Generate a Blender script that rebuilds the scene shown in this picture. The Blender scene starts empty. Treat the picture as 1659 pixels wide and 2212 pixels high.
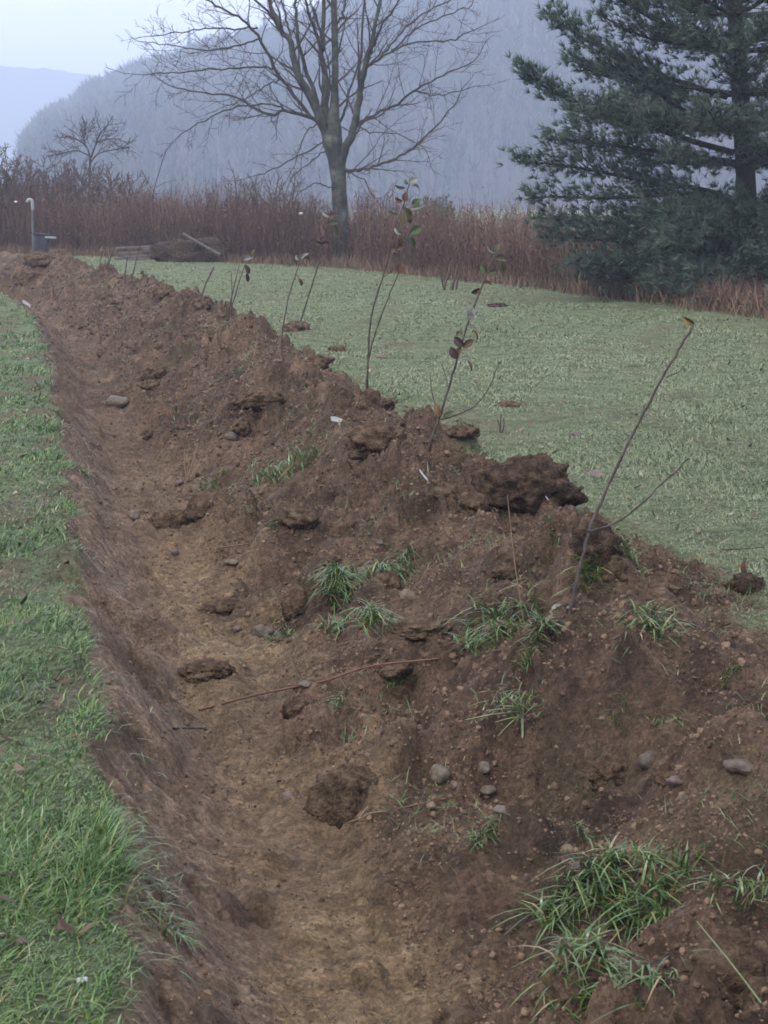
import bpy, bmesh, math, random
import numpy as np
from mathutils import Vector, noise as mnoise

R = math.radians
sc = bpy.context.scene
COL = sc.collection
rng = np.random.default_rng(7)
random.seed(7)

# ------------------------------------------------------------------ camera, sky, sun, exposure
EYE, TILT, LENS = 1.6, R(8.85), 70.0
FPX = LENS / 36 * 2212                      # focal length in photo units (1659 x 2212 frame)
cam_d = bpy.data.cameras.new('camera')
cam = bpy.data.objects.new('camera', cam_d)
COL.objects.link(cam)
cam.location = (0, 0, EYE)
cam.rotation_euler = (R(90) - TILT, 0, 0)
cam_d.sensor_fit = 'VERTICAL'
cam_d.sensor_height = 36
cam_d.sensor_width = 27
cam_d.lens = LENS
cam_d.clip_start = .1
cam_d.clip_end = 9000
cam_d.dof.use_dof = True
cam_d.dof.focus_distance = 11
cam_d.dof.aperture_fstop = 20
sc.camera = cam

SUN_EL, SUN_AZ = R(48), R(215)
w = bpy.data.worlds.new('World')
sc.world = w
w.use_nodes = True
nt = w.node_tree
nt.nodes.clear()
wo = nt.nodes.new('ShaderNodeOutputWorld')
bg = nt.nodes.new('ShaderNodeBackground')
sky = nt.nodes.new('ShaderNodeTexSky')
sky.sky_type = 'NISHITA'
sky.sun_disc = False
sky.sun_elevation = SUN_EL
sky.sun_rotation = SUN_AZ
sky.dust_density = 3
mx = nt.nodes.new('ShaderNodeMix')
mx.data_type = 'RGBA'
mx.inputs['Factor'].default_value = .82
tc = nt.nodes.new('ShaderNodeTexCoord')
cn = nt.nodes.new('ShaderNodeTexNoise')
cn.inputs['Scale'].default_value = 2.2
cn.inputs['Detail'].default_value = 5
cr = nt.nodes.new('ShaderNodeValToRGB')
cr.color_ramp.elements[0].position = .3
cr.color_ramp.elements[0].color = (7.4, 7.3, 8.2, 1)
cr.color_ramp.elements[1].position = .7
cr.color_ramp.elements[1].color = (9.6, 9.4, 10.2, 1)
nt.links.new(tc.outputs['Generated'], cn.inputs['Vector'])
nt.links.new(cn.outputs['Fac'], cr.inputs['Fac'])
nt.links.new(sky.outputs['Color'], mx.inputs['A'])
nt.links.new(cr.outputs['Color'], mx.inputs['B'])
nt.links.new(mx.outputs['Result'], bg.inputs['Color'])
bg.inputs['Strength'].default_value = .098
nt.links.new(bg.outputs['Background'], wo.inputs['Surface'])

sl = bpy.data.lights.new('sun', 'SUN')
sl.energy = 1.2
sl.angle = R(28)
sl.color = (1, .95, .88)
so = bpy.data.objects.new('sun', sl)
COL.objects.link(so)
so.rotation_euler = (R(90) - SUN_EL, 0, R(180) - SUN_AZ)

sc.view_settings.view_transform = 'Standard'
sc.view_settings.look = 'None'
sc.view_settings.gamma = 1
sc.view_settings.exposure = 1.3
sc.view_settings.use_curve_mapping = False
sc.cycles.max_bounces = 6
sc.cycles.diffuse_bounces = 3
sc.cycles.volume_bounces = 1
sc.cycles.use_denoising = True
sc.cycles.denoising_input_passes = 'RGB_ALBEDO_NORMAL'
sc.cycles.denoising_prefilter = 'ACCURATE'
sc.cycles.adaptive_threshold = .004
sc.cycles.filter_width = 1.7

# ------------------------------------------------------------------ noise
_perm = np.random.default_rng(3).permutation(256)
_perm = np.concatenate([_perm, _perm, _perm])
_ang = np.random.default_rng(4).random(256) * 2 * np.pi
_gx, _gy = np.cos(_ang), np.sin(_ang)


def pn(x, y, s=0):
    """2-D gradient noise, about -1..1"""
    x = np.asarray(x, float) + s * 17.31
    y = np.asarray(y, float) + s * 9.77
    xi, yi = np.floor(x).astype(int), np.floor(y).astype(int)
    xf, yf = x - xi, y - yi
    xi &= 255
    yi &= 255
    u, v = xf * xf * xf * (xf * (xf * 6 - 15) + 10), yf * yf * yf * (yf * (yf * 6 - 15) + 10)

    def g(ix, iy, dx, dy):
        h = _perm[_perm[ix & 255] + (iy & 255)]
        return _gx[h] * dx + _gy[h] * dy
    a = g(xi, yi, xf, yf)
    b = g(xi + 1, yi, xf - 1, yf)
    c = g(xi, yi + 1, xf, yf - 1)
    d = g(xi + 1, yi + 1, xf - 1, yf - 1)
    return 1.5 * ((a * (1 - u) + b * u) * (1 - v) + (c * (1 - u) + d * u) * v)


def fbm(x, y, oc, s=0, gain=.5):
    t, a, f = 0, 1, 1
    for k in range(oc):
        t = t + a * pn(x * f, y * f, s + k)
        a *= gain
        f *= 2.03
    return t


def domes(x, y, cell, s=0, dens=.8):
    """rounded lumps of mixed size, one per cell at most"""
    x, y = np.asarray(x, float) / cell + s * 5.3, np.asarray(y, float) / cell + s * 3.9
    xi, yi = np.floor(x).astype(int), np.floor(y).astype(int)
    out = np.zeros(np.shape(x))
    for i in (-1, 0, 1):
        for j in (-1, 0, 1):
            h = _perm[_perm[(xi + i) & 255] + ((yi + j) & 255)]
            h2 = _perm[h + 71]
            h3 = _perm[h2 + 33]
            cx, cy = xi + i + .5 + (h / 255 - .5) * .9, yi + j + .5 + (h2 / 255 - .5) * .9
            r = np.where(h3 / 255 < dens, .16 + .52 * ((h3 * 7 % 255) / 255) ** 1.7, 0)
            q = r * r - (x - cx) ** 2 - (y - cy) ** 2 * (.7 + .8 * (h / 255))
            out = np.maximum(out, np.sqrt(np.maximum(q, 0)))
    return out * cell


def sst(a, b, x):
    t = np.clip((x - a) / (b - a), 0, 1)
    return t * t * (3 - 2 * t)


# ------------------------------------------------------------------ photo unit <-> place
def ray(px, py):
    dx, dy = (px - 829.5) / FPX, (1106 - py) / FPX
    ct, st = math.cos(TILT), math.sin(TILT)
    return np.array([dx, ct + dy * st, -st + dy * ct])


def P(px, py, D):
    d = ray(px, py)
    d = d / d[1]
    return np.array([d[0] * D, D, EYE + d[2] * D])


def at_z(px, py, z):
    d = ray(px, py)
    return P(px, py, (z - EYE) / d[2] * d[1])


# ------------------------------------------------------------------ the shape of the ground
def edge(y):
    y = np.asarray(y, float)
    yy = np.clip(y, -20, 70)
    return .12 - .168 * yy - .0004 * yy * yy - .0045 * np.clip(yy - 26, 0, 44) ** 2 - (y - yy) * .5


def edge_wob(y):
    return .075 * pn(y * 1.3, 8.1) + .05 * pn(y * 3.7, 2.7) + .03 * (np.abs(pn(y * 8.3, 4.4)) - .3)


LUMPS = [(1150, 1020, .2, .34, .10), (1180, 1430, .1, .42, .17), (1090, 1650, -.2, .30, -.16), (1230, 1640, -.1, .26, -.12),
         (790, 1210, .1, .28, .10), (620, 1040, .1, .4, .10), (1500, 1420, .1, .4, .12), (1570, 1560, 0, .28, -.14),
         (205, 1215, -.05, .2, .08), (190, 1285, -.1, .12, -.28), (262, 1335, -.2, .11, -.22), (215, 870, 0, .3, -.08), (285, 1480, -.25, .13, -.09), (250, 1500, -.1, .10, -.08), (440, 1440, -.4, .22, .05), (300, 1500, -.3, .18, -.05),
         (660, 1940, -.35, .22, .04), (400, 1110, -.2, .35, .12), (800, 930, .25, .4, .10), (560, 860, .2, .5, .14),
         (740, 1730, -.3, .2, .05), (1350, 1720, -.05, .22, -.05), (870, 1120, .2, .3, .07), (1300, 1990, 0, .3, .1),
         (1590, 2100, .1, .3, .12), (520, 740, .25, .5, .12), (330, 650, .3, .8, .16), (90, 570, .3, 1.2, .2),
         (1280, 1200, .25, .2, .12), (460, 1220, -.35, .12, .04), (340, 800, -.1, .4, .08), (1000, 1150, .2, .25, .06)]
LUMPS = [(at_z(a, b, z), r, h) for a, b, z, r, h in LUMPS]


def H(x, y, fine=True):
    x, y = np.asarray(x, float), np.asarray(y, float)
    u = x - edge(y)
    fade = 1 - sst(75, 110, y)
    d = (.37 + .05 * pn(y * .5, 3.3)) * fade
    wob = edge_wob(y)
    uw = u - wob
    t = np.clip(uw / .45, 0, 1)
    wall = -d * (1 - (1 - t) ** 1.35)
    crest = 1.92 + .14 * pn(y * .45, 5.5)
    hc = (.325 + .06 * sst(12, 32, y) - .18 * (1 - sst(7.5, 17, y)) + .14 * pn(y * .55, 7.7) + .08 * pn(y * 1.4, 1.7)) * fade
    foot = 2.72 + .22 * pn(y * .7, 6.6) + .14 * pn(y * 2.1, 9.6)
    a = sst(.66, 1, (u - .0) / crest * 1.0) if False else np.clip((u - .74) / (crest - .74), 0, 1)
    up = -d + (d + hc) * (a ** .85) * (1 - .18 * np.sin(a * np.pi))
    b = sst(0, 1, np.clip((u - crest) / (foot - crest), 0, 1))
    z = np.where(u < .6, wall, np.where(u < crest, up, hc * (1 - b)))
    z = np.where(u < 0, np.where(uw > 0, wall, 0), z)
    for c, r, h in LUMPS:
        z = z + h * np.exp(-((x - c[0]) ** 2 + (y - c[1]) ** 2) / (r * r))
    m = sst(.62, .95, u) * (1 - sst(2.45, 2.95, u)) * fade
    bot = sst(.3, .5, u) * (1 - sst(.7, 1.0, u)) * fade
    var = np.clip(.75 + .9 * pn(x * .9, y * .7, 14), .25, 1.5)
    rough = .12 * pn(x * 1.9, y * 1.6, 1) + .12 * (np.abs(pn(x * 3.6, y * 3.1, 2)) - .3)
    rough = rough + .075 * (np.abs(pn(x * 8.1, y * 7.3, 3)) - .25) * var
    rough = rough + var * (0.9 * domes(x + .05 * pn(x * 5, y * 5, 18), y, .30, 1, .5) + .9 * domes(x + .05 * pn(x * 6, y * 6), y, .11, 2, .6))
    rough = rough - .045
    z = z + m * rough + bot * (.03 * pn(x * 4, y * 3, 4) + .016 * pn(x * 11, y * 11, 5) + .6 * domes(x, y, .12, 5, .4))
    grass = (1 - sst(-.1, .05, uw)) + sst(2.5, 2.9, u)
    z = z + grass * (.03 * pn(x * .9, y * .8, 6) + .015 * pn(x * 3, y * 2.6, 7)) + sst(60, 300, y) * 0
    if fine:
        k = np.clip(m + .5 * bot, 0, 1)
        q1, q2 = x + .02 * pn(x * 21, y * 21, 15), y + .02 * pn(x * 21, y * 21, 16)
        z = z + k * var * (.024 * (np.abs(pn(x * 17, y * 16, 8)) - .25) + .012 * pn(x * 37, y * 36, 9) + .007 * pn(x * 71, y * 70, 10)
                     + .8 * domes(q1, q2, .05, 3, .6) + .7 * domes(q1, q2, .027, 4, .55))
        wl = sst(0, .06, uw) * (1 - sst(.4, .55, u)) * fade
        z = z + wl * (.08 * pn(u * 2.2, y * 2.1, 17) + .8 * domes(x, y, .13, 6, .35) + .5 * domes(x, y, .05, 7, .35) + .016 * pn(u * 3, y * 13 + u * 4, 11) + .009 * pn(u * 7, y * 36 + u * 9, 12) + .004 * pn(u * 30, y * 40, 13))
    return z


def soilmask(x, y):
    u = x - edge(y)
    wob = edge_wob(y)
    n = fbm(x * 2.3, y * 1.7, 3, 20)
    foot = 2.62 + .22 * pn(y * .7, 6.6) + .14 * pn(y * 2.1, 9.6)
    a = sst(-.05, .05, u - wob + .05 * n)
    b = 1 - sst(-.14, .14, u - foot + .16 * n)
    return a * b * (1 - sst(75, 110, y))


_Ds = np.geomspace(2.2, 95, 2600)


def G(px, py):
    """the point of the ground seen at a place of the photo"""
    d = ray(px, py)
    d = d / d[1]
    x, z = d[0] * _Ds, EYE + d[2] * _Ds
    hit = np.nonzero(z < H(x, _Ds))[0]
    D = _Ds[hit[0]] if len(hit) else 95.0
    p = P(px, py, D)
    p[2] = float(H(p[0], p[1]))
    return p


# ------------------------------------------------------------------ mesh helpers
def link(name, me, parent=None):
    o = bpy.data.objects.new(name, me)
    COL.objects.link(o)
    if parent is not None:
        o.parent = parent
    return o


def tag(o, label=None, cat=None, group=None, kind=None):
    if label:
        o['label'] = label
    if cat:
        o['category'] = cat
    if group:
        o['group'] = group
    if kind:
        o['kind'] = kind
    return o


def empty(name, loc, label, cat, group=None):
    o = bpy.data.objects.new(name, None)
    COL.objects.link(o)
    o.location = [float(c) for c in loc]
    o.empty_display_size = .1
    return tag(o, label, cat, group)


def np_mesh(name, V, F, mat, attrs=None, smooth=True):
    """V (n,3), F list of index arrays (k,3) or (k,4)"""
    me = bpy.data.meshes.new(name)
    F = [f for f in (F if isinstance(F, list) else [F]) if len(f)]
    V = np.asarray(V, np.float32)
    me.vertices.add(len(V))
    me.vertices.foreach_set('co', V.ravel())
    tot = np.concatenate([np.full(len(f), f.shape[1], np.int32) for f in F])
    loops = np.concatenate([f.ravel() for f in F]).astype(np.int32)
    me.loops.add(len(loops))
    me.loops.foreach_set('vertex_index', loops)
    me.polygons.add(len(tot))
    st = np.concatenate([[0], np.cumsum(tot)[:-1]]).astype(np.int32)
    me.polygons.foreach_set('loop_start', st)
    try:
        me.polygons.foreach_set('loop_total', tot)
    except Exception:
        pass
    me.polygons.foreach_set('use_smooth', np.full(len(tot), smooth))
    for k, v in (attrs or {}).items():
        at = me.attributes.new(k, 'FLOAT', 'POINT')
        at.data.foreach_set('value', np.asarray(v, np.float32))
    me.update(calc_edges=True)
    if mat:
        me.materials.append(mat)
    return me


class Tubes:
    def __init__(s):
        s.V, s.F, s.n = [], [], 0

    def add(s, pts, rad, sides=5, cap=True):
        pts = np.asarray(pts, float)
        n = len(pts)
        rad = np.broadcast_to(np.asarray(rad, float), (n,))
        tan = np.gradient(pts, axis=0)
        tan /= np.linalg.norm(tan, axis=1)[:, None] + 1e-9
        ref = np.array([.31, .9, .3]) if abs(tan[0][2]) > .7 else np.array([.1, .2, 1.])
        a = np.cross(tan, ref)
        a /= np.linalg.norm(a, axis=1)[:, None] + 1e-9
        b = np.cross(tan, a)
        th = np.arange(sides) * 2 * np.pi / sides
        ring = pts[:, None] + rad[:, None, None] * (np.cos(th)[None, :, None] * a[:, None] + np.sin(th)[None, :, None] * b[:, None])
        s.V.append(ring.reshape(-1, 3))
        i = np.arange(n - 1)[:, None] * sides
        j = np.arange(sides)[None]
        j2 = (j + 1) % sides
        f = np.stack([i + j, i + j2, i + sides + j2, i + sides + j], -1).reshape(-1, 4) + s.n
        s.F.append(f)
        s.n += n * sides

    def mesh(s, name, mat, origin=None, attrs=None):
        V = np.concatenate(s.V)
        if origin is not None:
            V = V - np.asarray(origin)
        return np_mesh(name, V, [np.concatenate(s.F)], mat, attrs)


def smooth_path(pts, n):
    """Catmull-Rom through pts"""
    p = np.asarray(pts, float)
    q = np.vstack([2 * p[0] - p[1], p, 2 * p[-1] - p[-2]])
    out = []
    ts = np.linspace(0, len(p) - 1 - 1e-6, n)
    for t in ts:
        i = int(t)
        f = t - i
        a, b, c, d = q[i], q[i + 1], q[i + 2], q[i + 3]
        out.append(.5 * (2 * b + (c - a) * f + (2 * a - 5 * b + 4 * c - d) * f * f + (3 * b - a - 3 * c + d) * f ** 3))
    return np.array(out)


def blade_arrays(pos, L, wd, az, lean, droop, seg=2, tone=None, twist=None):
    """grass blades: pos (n,3), arrays L, width, azimuth, lean (0 upright..1 flat), droop"""
    n = len(pos)
    hd = np.stack([np.cos(az), np.sin(az), np.zeros(n)], 1)
    tw = az + np.pi / 2 + (rng.normal(0, .6, n) if twist is None else twist)
    sd = np.stack([np.cos(tw), np.sin(tw), np.zeros(n)], 1)
    V = np.zeros((n, 2 * seg + 1, 3))
    T = np.zeros((n, 2 * seg + 1))
    for k in range(seg + 1):
        t = k / seg
        out = L * (lean * t + droop * .7 * t * t)
        upz = L * (np.sqrt(np.clip(1 - lean * lean, .02, 1)) * t - droop * .75 * t * t)
        c = pos + hd * out[:, None]
        c[:, 2] += upz
        if k == seg:
            V[:, 2 * seg] = c
        else:
            ww = (wd * (1 - .75 * t * t))[:, None] * .5
            V[:, 2 * k] = c - sd * ww
            V[:, 2 * k + 1] = c + sd * ww
        T[:, 2 * k:2 * k + 2] = t
    b = np.arange(n)[:, None] * (2 * seg + 1)
    F4 = [np.stack([b + 2 * k, b + 2 * k + 1, b + 2 * k + 3, b + 2 * k + 2], -1).reshape(-1, 4) for k in range(seg - 1)]
    F3 = np.stack([b + 2 * seg - 2, b + 2 * seg - 1, b + 2 * seg], -1).reshape(-1, 3)
    tone = rng.random(n) if tone is None else tone
    return V.reshape(-1, 3), F4 + [F3], np.repeat(tone, 2 * seg + 1), T.ravel()


# ------------------------------------------------------------------ materials
def nodes(name):
    m = bpy.data.materials.new(name)
    m.use_nodes = True
    t = m.node_tree
    return m, t, t.nodes['Principled BSDF']


def ramp(t, fac, stops):
    r = t.nodes.new('ShaderNodeValToRGB')
    e = r.color_ramp.elements
    while len(e) < len(stops):
        e.new(.5)
    for k, (p, c) in enumerate(stops):
        e[k].position = p
        e[k].color = (*c, 1)
    t.links.new(fac, r.inputs['Fac'])
    return r.outputs['Color']


def tnoise(t, vec, scale, detail=6, rough=.6, dist=0):
    n = t.nodes.new('ShaderNodeTexNoise')
    n.inputs['Scale'].default_value = scale
    n.inputs['Detail'].default_value = detail
    n.inputs['Roughness'].default_value = rough
    n.inputs['Distortion'].default_value = dist
    if vec is not None:
        t.links.new(vec, n.inputs['Vector'])
    return n.outputs['Fac']


def mixc(t, fac, a, b):
    n = t.nodes.new('ShaderNodeMix')
    n.data_type = 'RGBA'
    for k, v in (('Factor', fac), ('A', a), ('B', b)):
        if hasattr(v, 'links'):
            t.links.new(v, n.inputs[k])
        else:
            n.inputs[k].default_value = v if k == 'Factor' else (*v, 1)
    return n.outputs['Result']


def attr(t, name):
    n = t.nodes.new('ShaderNodeAttribute')
    n.attribute_name = name
    return n.outputs['Fac']


def math_(t, op, a, b=0.0):
    n = t.nodes.new('ShaderNodeMath')
    n.operation = op
    for k, v in enumerate((a, b)):
        if hasattr(v, 'links'):
            t.links.new(v, n.inputs[k])
        else:
            n.inputs[k].default_value = v
    return n.outputs[0]


def bump(t, bs, hgt, strength, dist):
    b = t.nodes.new('ShaderNodeBump')
    b.inputs['Strength'].default_value = strength
    b.inputs['Distance'].default_value = dist
    t.links.new(hgt, b.inputs['Height'])
    t.links.new(b.outputs['Normal'], bs.inputs['Normal'])


def objvec(t):
    return t.nodes.new('ShaderNodeTexCoord').outputs['Object']


def simple(name, stops, scale=8, rough=.8, bmp=.3, bd=.01, detail=6, spec=.3, wpos=False):
    m, t, bs = nodes(name)
    v = t.nodes.new('ShaderNodeNewGeometry').outputs['Position'] if wpos else objvec(t)
    f = tnoise(t, v, scale, detail)
    t.links.new(ramp(t, f, stops), bs.inputs['Base Color'])
    bs.inputs['Roughness'].default_value = rough
    bs.inputs['Specular IOR Level'].default_value = spec
    if bmp:
        bump(t, bs, tnoise(t, v, scale * 4, 5), bmp, bd)
    return m


def toned(name, stops, rough=.45, spec=.4, trans=0, var=None):
    """coloured by the per-blade attribute tone"""
    m, t, bs = nodes(name)
    tn = attr(t, 'tone')
    if var:
        g = t.nodes.new('ShaderNodeNewGeometry').outputs['Position']
        tn = math_(t, 'ADD', tn, math_(t, 'MULTIPLY', math_(t, 'SUBTRACT', tnoise(t, g, var[0], 3), .5), var[1]))
    c = ramp(t, tn, stops)
    t.links.new(c, bs.inputs['Base Color'])
    bs.inputs['Roughness'].default_value = rough
    bs.inputs['Specular IOR Level'].default_value = spec
    if trans:
        tr = t.nodes.new('ShaderNodeBsdfTranslucent')
        t.links.new(c, tr.inputs['Color'])
        mxs = t.nodes.new('ShaderNodeMixShader')
        mxs.inputs[0].default_value = trans
        t.links.new(bs.outputs[0], mxs.inputs[1])
        t.links.new(tr.outputs[0], mxs.inputs[2])
        t.links.new(mxs.outputs[0], t.nodes['Material Output'].inputs['Surface'])
    return m


SOIL = [(.30, (.028, .020, .015)), (.44, (.070, .050, .037)), (.56, (.130, .094, .068)), (.68, (.215, .165, .122))]
SOILR = [(.34, (.040, .027, .020)), (.5, (.105, .068, .050)), (.66, (.180, .122, .090))]
SAND = [(.32, (.105, .074, .045)), (.5, (.215, .155, .095)), (.66, (.310, .238, .158))]
SMEAR = [(.32, (.080, .058, .044)), (.5, (.180, .134, .102)), (.68, (.290, .228, .182))]
TURF = [(.30, (.046, .052, .026)), (.44, (.092, .122, .058)), (.56, (.130, .162, .084)), (.68, (.165, .162, .092))]



def earth(stops, k=(1.12, 1.06, .975)):
    return [(p, tuple(a * b for a, b in zip(c, k))) for p, c in stops]


SOIL, SOILR, SAND, SMEAR = earth(SOIL), earth(SOILR), earth(SAND, (1.04, 1.0, .93)), earth(SMEAR, (1.08, 1.02, .93))


def ground_material():
    m, t, bs = nodes('earth_and_turf')
    g = t.nodes.new('ShaderNodeNewGeometry').outputs['Position']
    n1 = tnoise(t, g, 5, 12, .68)
    n2 = tnoise(t, g, 2.2, 10, .62, .4)
    soil = mixc(t, math_(t, 'MULTIPLY', tnoise(t, g, 1.3, 4), .9), ramp(t, n1, SOIL), ramp(t, n2, SOILR))
    moss = math_(t, 'MULTIPLY', ramp(t, tnoise(t, g, 1.7, 8, .7), [(.52, (0, 0, 0)), (.66, (1, 1, 1))]), .5)
    soil = mixc(t, moss, soil, (.060, .060, .032))
    damp = ramp(t, tnoise(t, g, 2.7, 6, .65, .6), [(.36, (.56, .55, .54)), (.58, (1.06, 1.05, 1.04))])
    dm = t.nodes.new('ShaderNodeMix')
    dm.data_type, dm.blend_type = 'RGBA', 'MULTIPLY'
    dm.inputs['Factor'].default_value = 1
    t.links.new(soil, dm.inputs['A'])
    t.links.new(damp, dm.inputs['B'])
    soil = dm.outputs['Result']
    sand = ramp(t, tnoise(t, g, 9, 12, .7), SAND)
    cb = t.nodes.new('ShaderNodeCombineXYZ')
    sep = t.nodes.new('ShaderNodeSeparateXYZ')
    t.links.new(g, sep.inputs[0])
    uu = attr(t, 'across')
    t.links.new(math_(t, 'MULTIPLY', uu, 19.0), cb.inputs[0])
    t.links.new(math_(t, 'ADD', math_(t, 'MULTIPLY', sep.outputs[1], 21.0), math_(t, 'MULTIPLY', uu, 9.0)), cb.inputs[1])
    streak = tnoise(t, cb.outputs[0], 1.0, 8, .65)
    smear = ramp(t, streak, SMEAR)
    sandm = attr(t, 'sand')
    sm = attr(t, 'smear')
    c = mixc(t, sandm, soil, sand)
    c = mixc(t, sm, c, smear)
    turf = ramp(t, tnoise(t, g, 3.5, 10, .7), TURF)
    so_ = attr(t, 'soil')
    c = mixc(t, so_, turf, c)
    mr = t.nodes.new('ShaderNodeMapRange')
    t.links.new(tnoise(t, g, 85, 6, .75), mr.inputs['Value'])
    for k_, v_ in (('From Min', .32), ('From Max', .68), ('To Min', .42), ('To Max', 1.55)):
        mr.inputs[k_].default_value = v_
    vo = t.nodes.new('ShaderNodeTexVoronoi')
    vo.inputs['Scale'].default_value = 48
    t.links.new(g, vo.inputs['Vector'])
    vs = t.nodes.new('ShaderNodeSeparateColor')
    t.links.new(vo.outputs['Color'], vs.inputs[0])
    spk = math_(t, 'MULTIPLY', mr.outputs[0], math_(t, 'ADD', math_(t, 'MULTIPLY', vs.outputs[0], .6), .7))
    vm = t.nodes.new('ShaderNodeVectorMath')
    vm.operation = 'SCALE'
    t.links.new(c, vm.inputs[0])
    t.links.new(spk, vm.inputs['Scale'])
    c = vm.outputs[0]
    t.links.new(c, bs.inputs['Base Color'])
    rr = t.nodes.new('ShaderNodeMapRange')
    t.links.new(sm, rr.inputs['Value'])
    rr.inputs['To Min'].default_value = .88
    rr.inputs['To Max'].default_value = .7
    t.links.new(rr.outputs[0], bs.inputs['Roughness'])
    bs.inputs['Specular IOR Level'].default_value = .22
    h = math_(t, 'ADD', tnoise(t, g, 55, 10, .75), math_(t, 'MULTIPLY', math_(t, 'MULTIPLY', streak, sm), 1.6))
    bump(t, bs, h, 1.0, .035)
    return m


M_ground = ground_material()
def crumb_material():
    m, t, bs = nodes('crumbly_soil')
    oi = t.nodes.new('ShaderNodeObjectInfo').outputs['Random']
    g = t.nodes.new('ShaderNodeNewGeometry').outputs['Position']
    f = math_(t, 'ADD', math_(t, 'MULTIPLY', oi, .6), math_(t, 'MULTIPLY', tnoise(t, g, 1.6, 4), .5))
    t.links.new(ramp(t, f, earth([(.15, (.032, .023, .017)), (.5, (.094, .067, .049)), (.85, (.145, .106, .078)), (1, (.18, .138, .102))])), bs.inputs['Base Color'])
    bs.inputs['Roughness'].default_value = .9
    bs.inputs['Specular IOR Level'].default_value = .2
    return m


M_crumb = crumb_material()
M_sod = simple('dark_sod', earth([(.34, (.022, .016, .012)), (.5, (.062, .044, .032)), (.66, (.13, .094, .068))]), 22, .95, 1, .05, 12, .15, True)
M_sodb = simple('brown_clod_soil', earth([(.34, (.042, .030, .022)), (.5, (.112, .079, .056)), (.66, (.19, .142, .104))]), 22, .95, 1, .05, 12, .15, True)
M_stone = simple('grey_brown_stone', [(.3, (.050, .038, .028)), (.5, (.100, .081, .061)), (.7, (.150, .127, .098))], 45, .6, .35, .01, 8)
M_stonep = simple('pinkish_stone', [(.3, (.052, .036, .030)), (.5, (.105, .075, .066)), (.7, (.15, .115, .102))], 45, .6, .35, .01, 8)
M_stoned = simple('dark_stone', [(.3, (.042, .033, .027)), (.5, (.078, .062, .050)), (.7, (.120, .098, .080))], 45, .55, .35, .01, 8)
M_stoney = simple('tan_stone', [(.3, (.080, .060, .043)), (.5, (.125, .096, .068)), (.7, (.18, .145, .108))], 45, .7, .35, .01, 8)
GREEN = [(0, (.030, .055, .022)), (.35, (.062, .128, .036)), (.6, (.104, .182, .052)), (.84, (.160, .215, .076)), (.93, (.25, .23, .09)), (1, (.24, .18, .10))]
M_verge = toned('wet_green_grass', [(p, tuple(v * 1.15 for v in c)) for p, c in GREEN], .26, .42, .18, (1.1, .55))
M_tuft = toned('tuft_grass', GREEN, .28, .6, .2)
FIELD = [(0, (.060, .068, .036)), (.25, (.118, .148, .070)), (.5, (.166, .204, .106)), (.75, (.212, .242, .146)), (.92, (.235, .220, .138)), (1, (.20, .16, .10))]
M_field = toned('dewy_field_grass', FIELD, .42, .5, .15, (.5, .6))
M_straw = toned('straw_and_roots', [(0, (.045, .030, .022)), (.4, (.10, .068, .045)), (.75, (.17, .125, .08)), (1, (.26, .22, .15))], .7, .3)
M_brush = toned('dry_red_brown_stems', [(0, (.058, .034, .027)), (.4, (.122, .070, .053)), (.7, (.170, .106, .079)), (1, (.23, .165, .122))], .85, .15, .1, (.16, .5))
M_deadgrass = toned('dead_tan_grass', [(0, (.085, .050, .033)), (.5, (.15, .097, .062)), (1, (.23, .165, .11))], .8, .2, .1)
M_bark = simple('lichen_grey_bark', [(.3, (.020, .019, .018)), (.45, (.042, .042, .036)), (.6, (.078, .084, .070)), (.75, (.145, .160, .138))], 3.2, .9, .8, .03, 9, wpos=True)
M_limb = simple('dark_branch_bark', [(.3, (.022, .020, .020)), (.55, (.052, .048, .044)), (.75, (.095, .092, .08))], 4, .9, .5, .01, 6, wpos=True)
M_twig = simple('thin_twig_bark', [(.3, (.040, .032, .032)), (.7, (.085, .070, .066))], 4, .9, 0, wpos=True)
M_shrub = simple('bare_shrub_twigs', [(.3, (.055, .038, .034)), (.7, (.12, .088, .076))], 4, .9, 0, wpos=True)
M_stem = simple('sapling_stem', [(.3, (.022, .016, .014)), (.5, (.046, .034, .030)), (.7, (.085, .068, .060))], 22, .7, .3, .003)
M_needle = toned('pine_needles', [(0, (.040, .064, .050)), (.5, (.066, .096, .070)), (.85, (.092, .125, .088)), (1, (.105, .12, .08))], .6, .3, .1)
M_pinebark = simple('pine_bark', [(.3, (.014, .012, .011)), (.6, (.032, .027, .025)), (.8, (.055, .047, .042))], 5, .95, .8, .03)
M_cap = simple('weathered_pale_plastic', [(.3, (.20, .20, .205)), (.7, (.33, .33, .34))], 12, .6, .1, .002)
M_spruce = toned('spruce_needles', [(0, (.010, .018, .013)), (1, (.022, .034, .024))], .8, .1)
M_white = simple('white_plastic', [(.3, (.42, .43, .45)), (.7, (.62, .63, .66))], 12, .45, .1, .002)
M_grey = simple('weathered_grey_wood', [(.3, (.075, .066, .062)), (.6, (.14, .127, .12)), (.8, (.22, .205, .195))], 7, .85, .5, .01)
M_darkjunk = simple('dark_weathered_plastic', [(.3, (.020, .021, .026)), (.7, (.045, .047, .055))], 5, .6, .2, .01)
M_post = simple('dull_metal_pipe', [(.3, (.07, .07, .078)), (.7, (.13, .13, .14))], 6, .5, .2, .004)


def leaf_mat(name, a, b):
    return simple(name, [(.3, a), (.7, b)], 30, .65, .3, .003)


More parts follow.
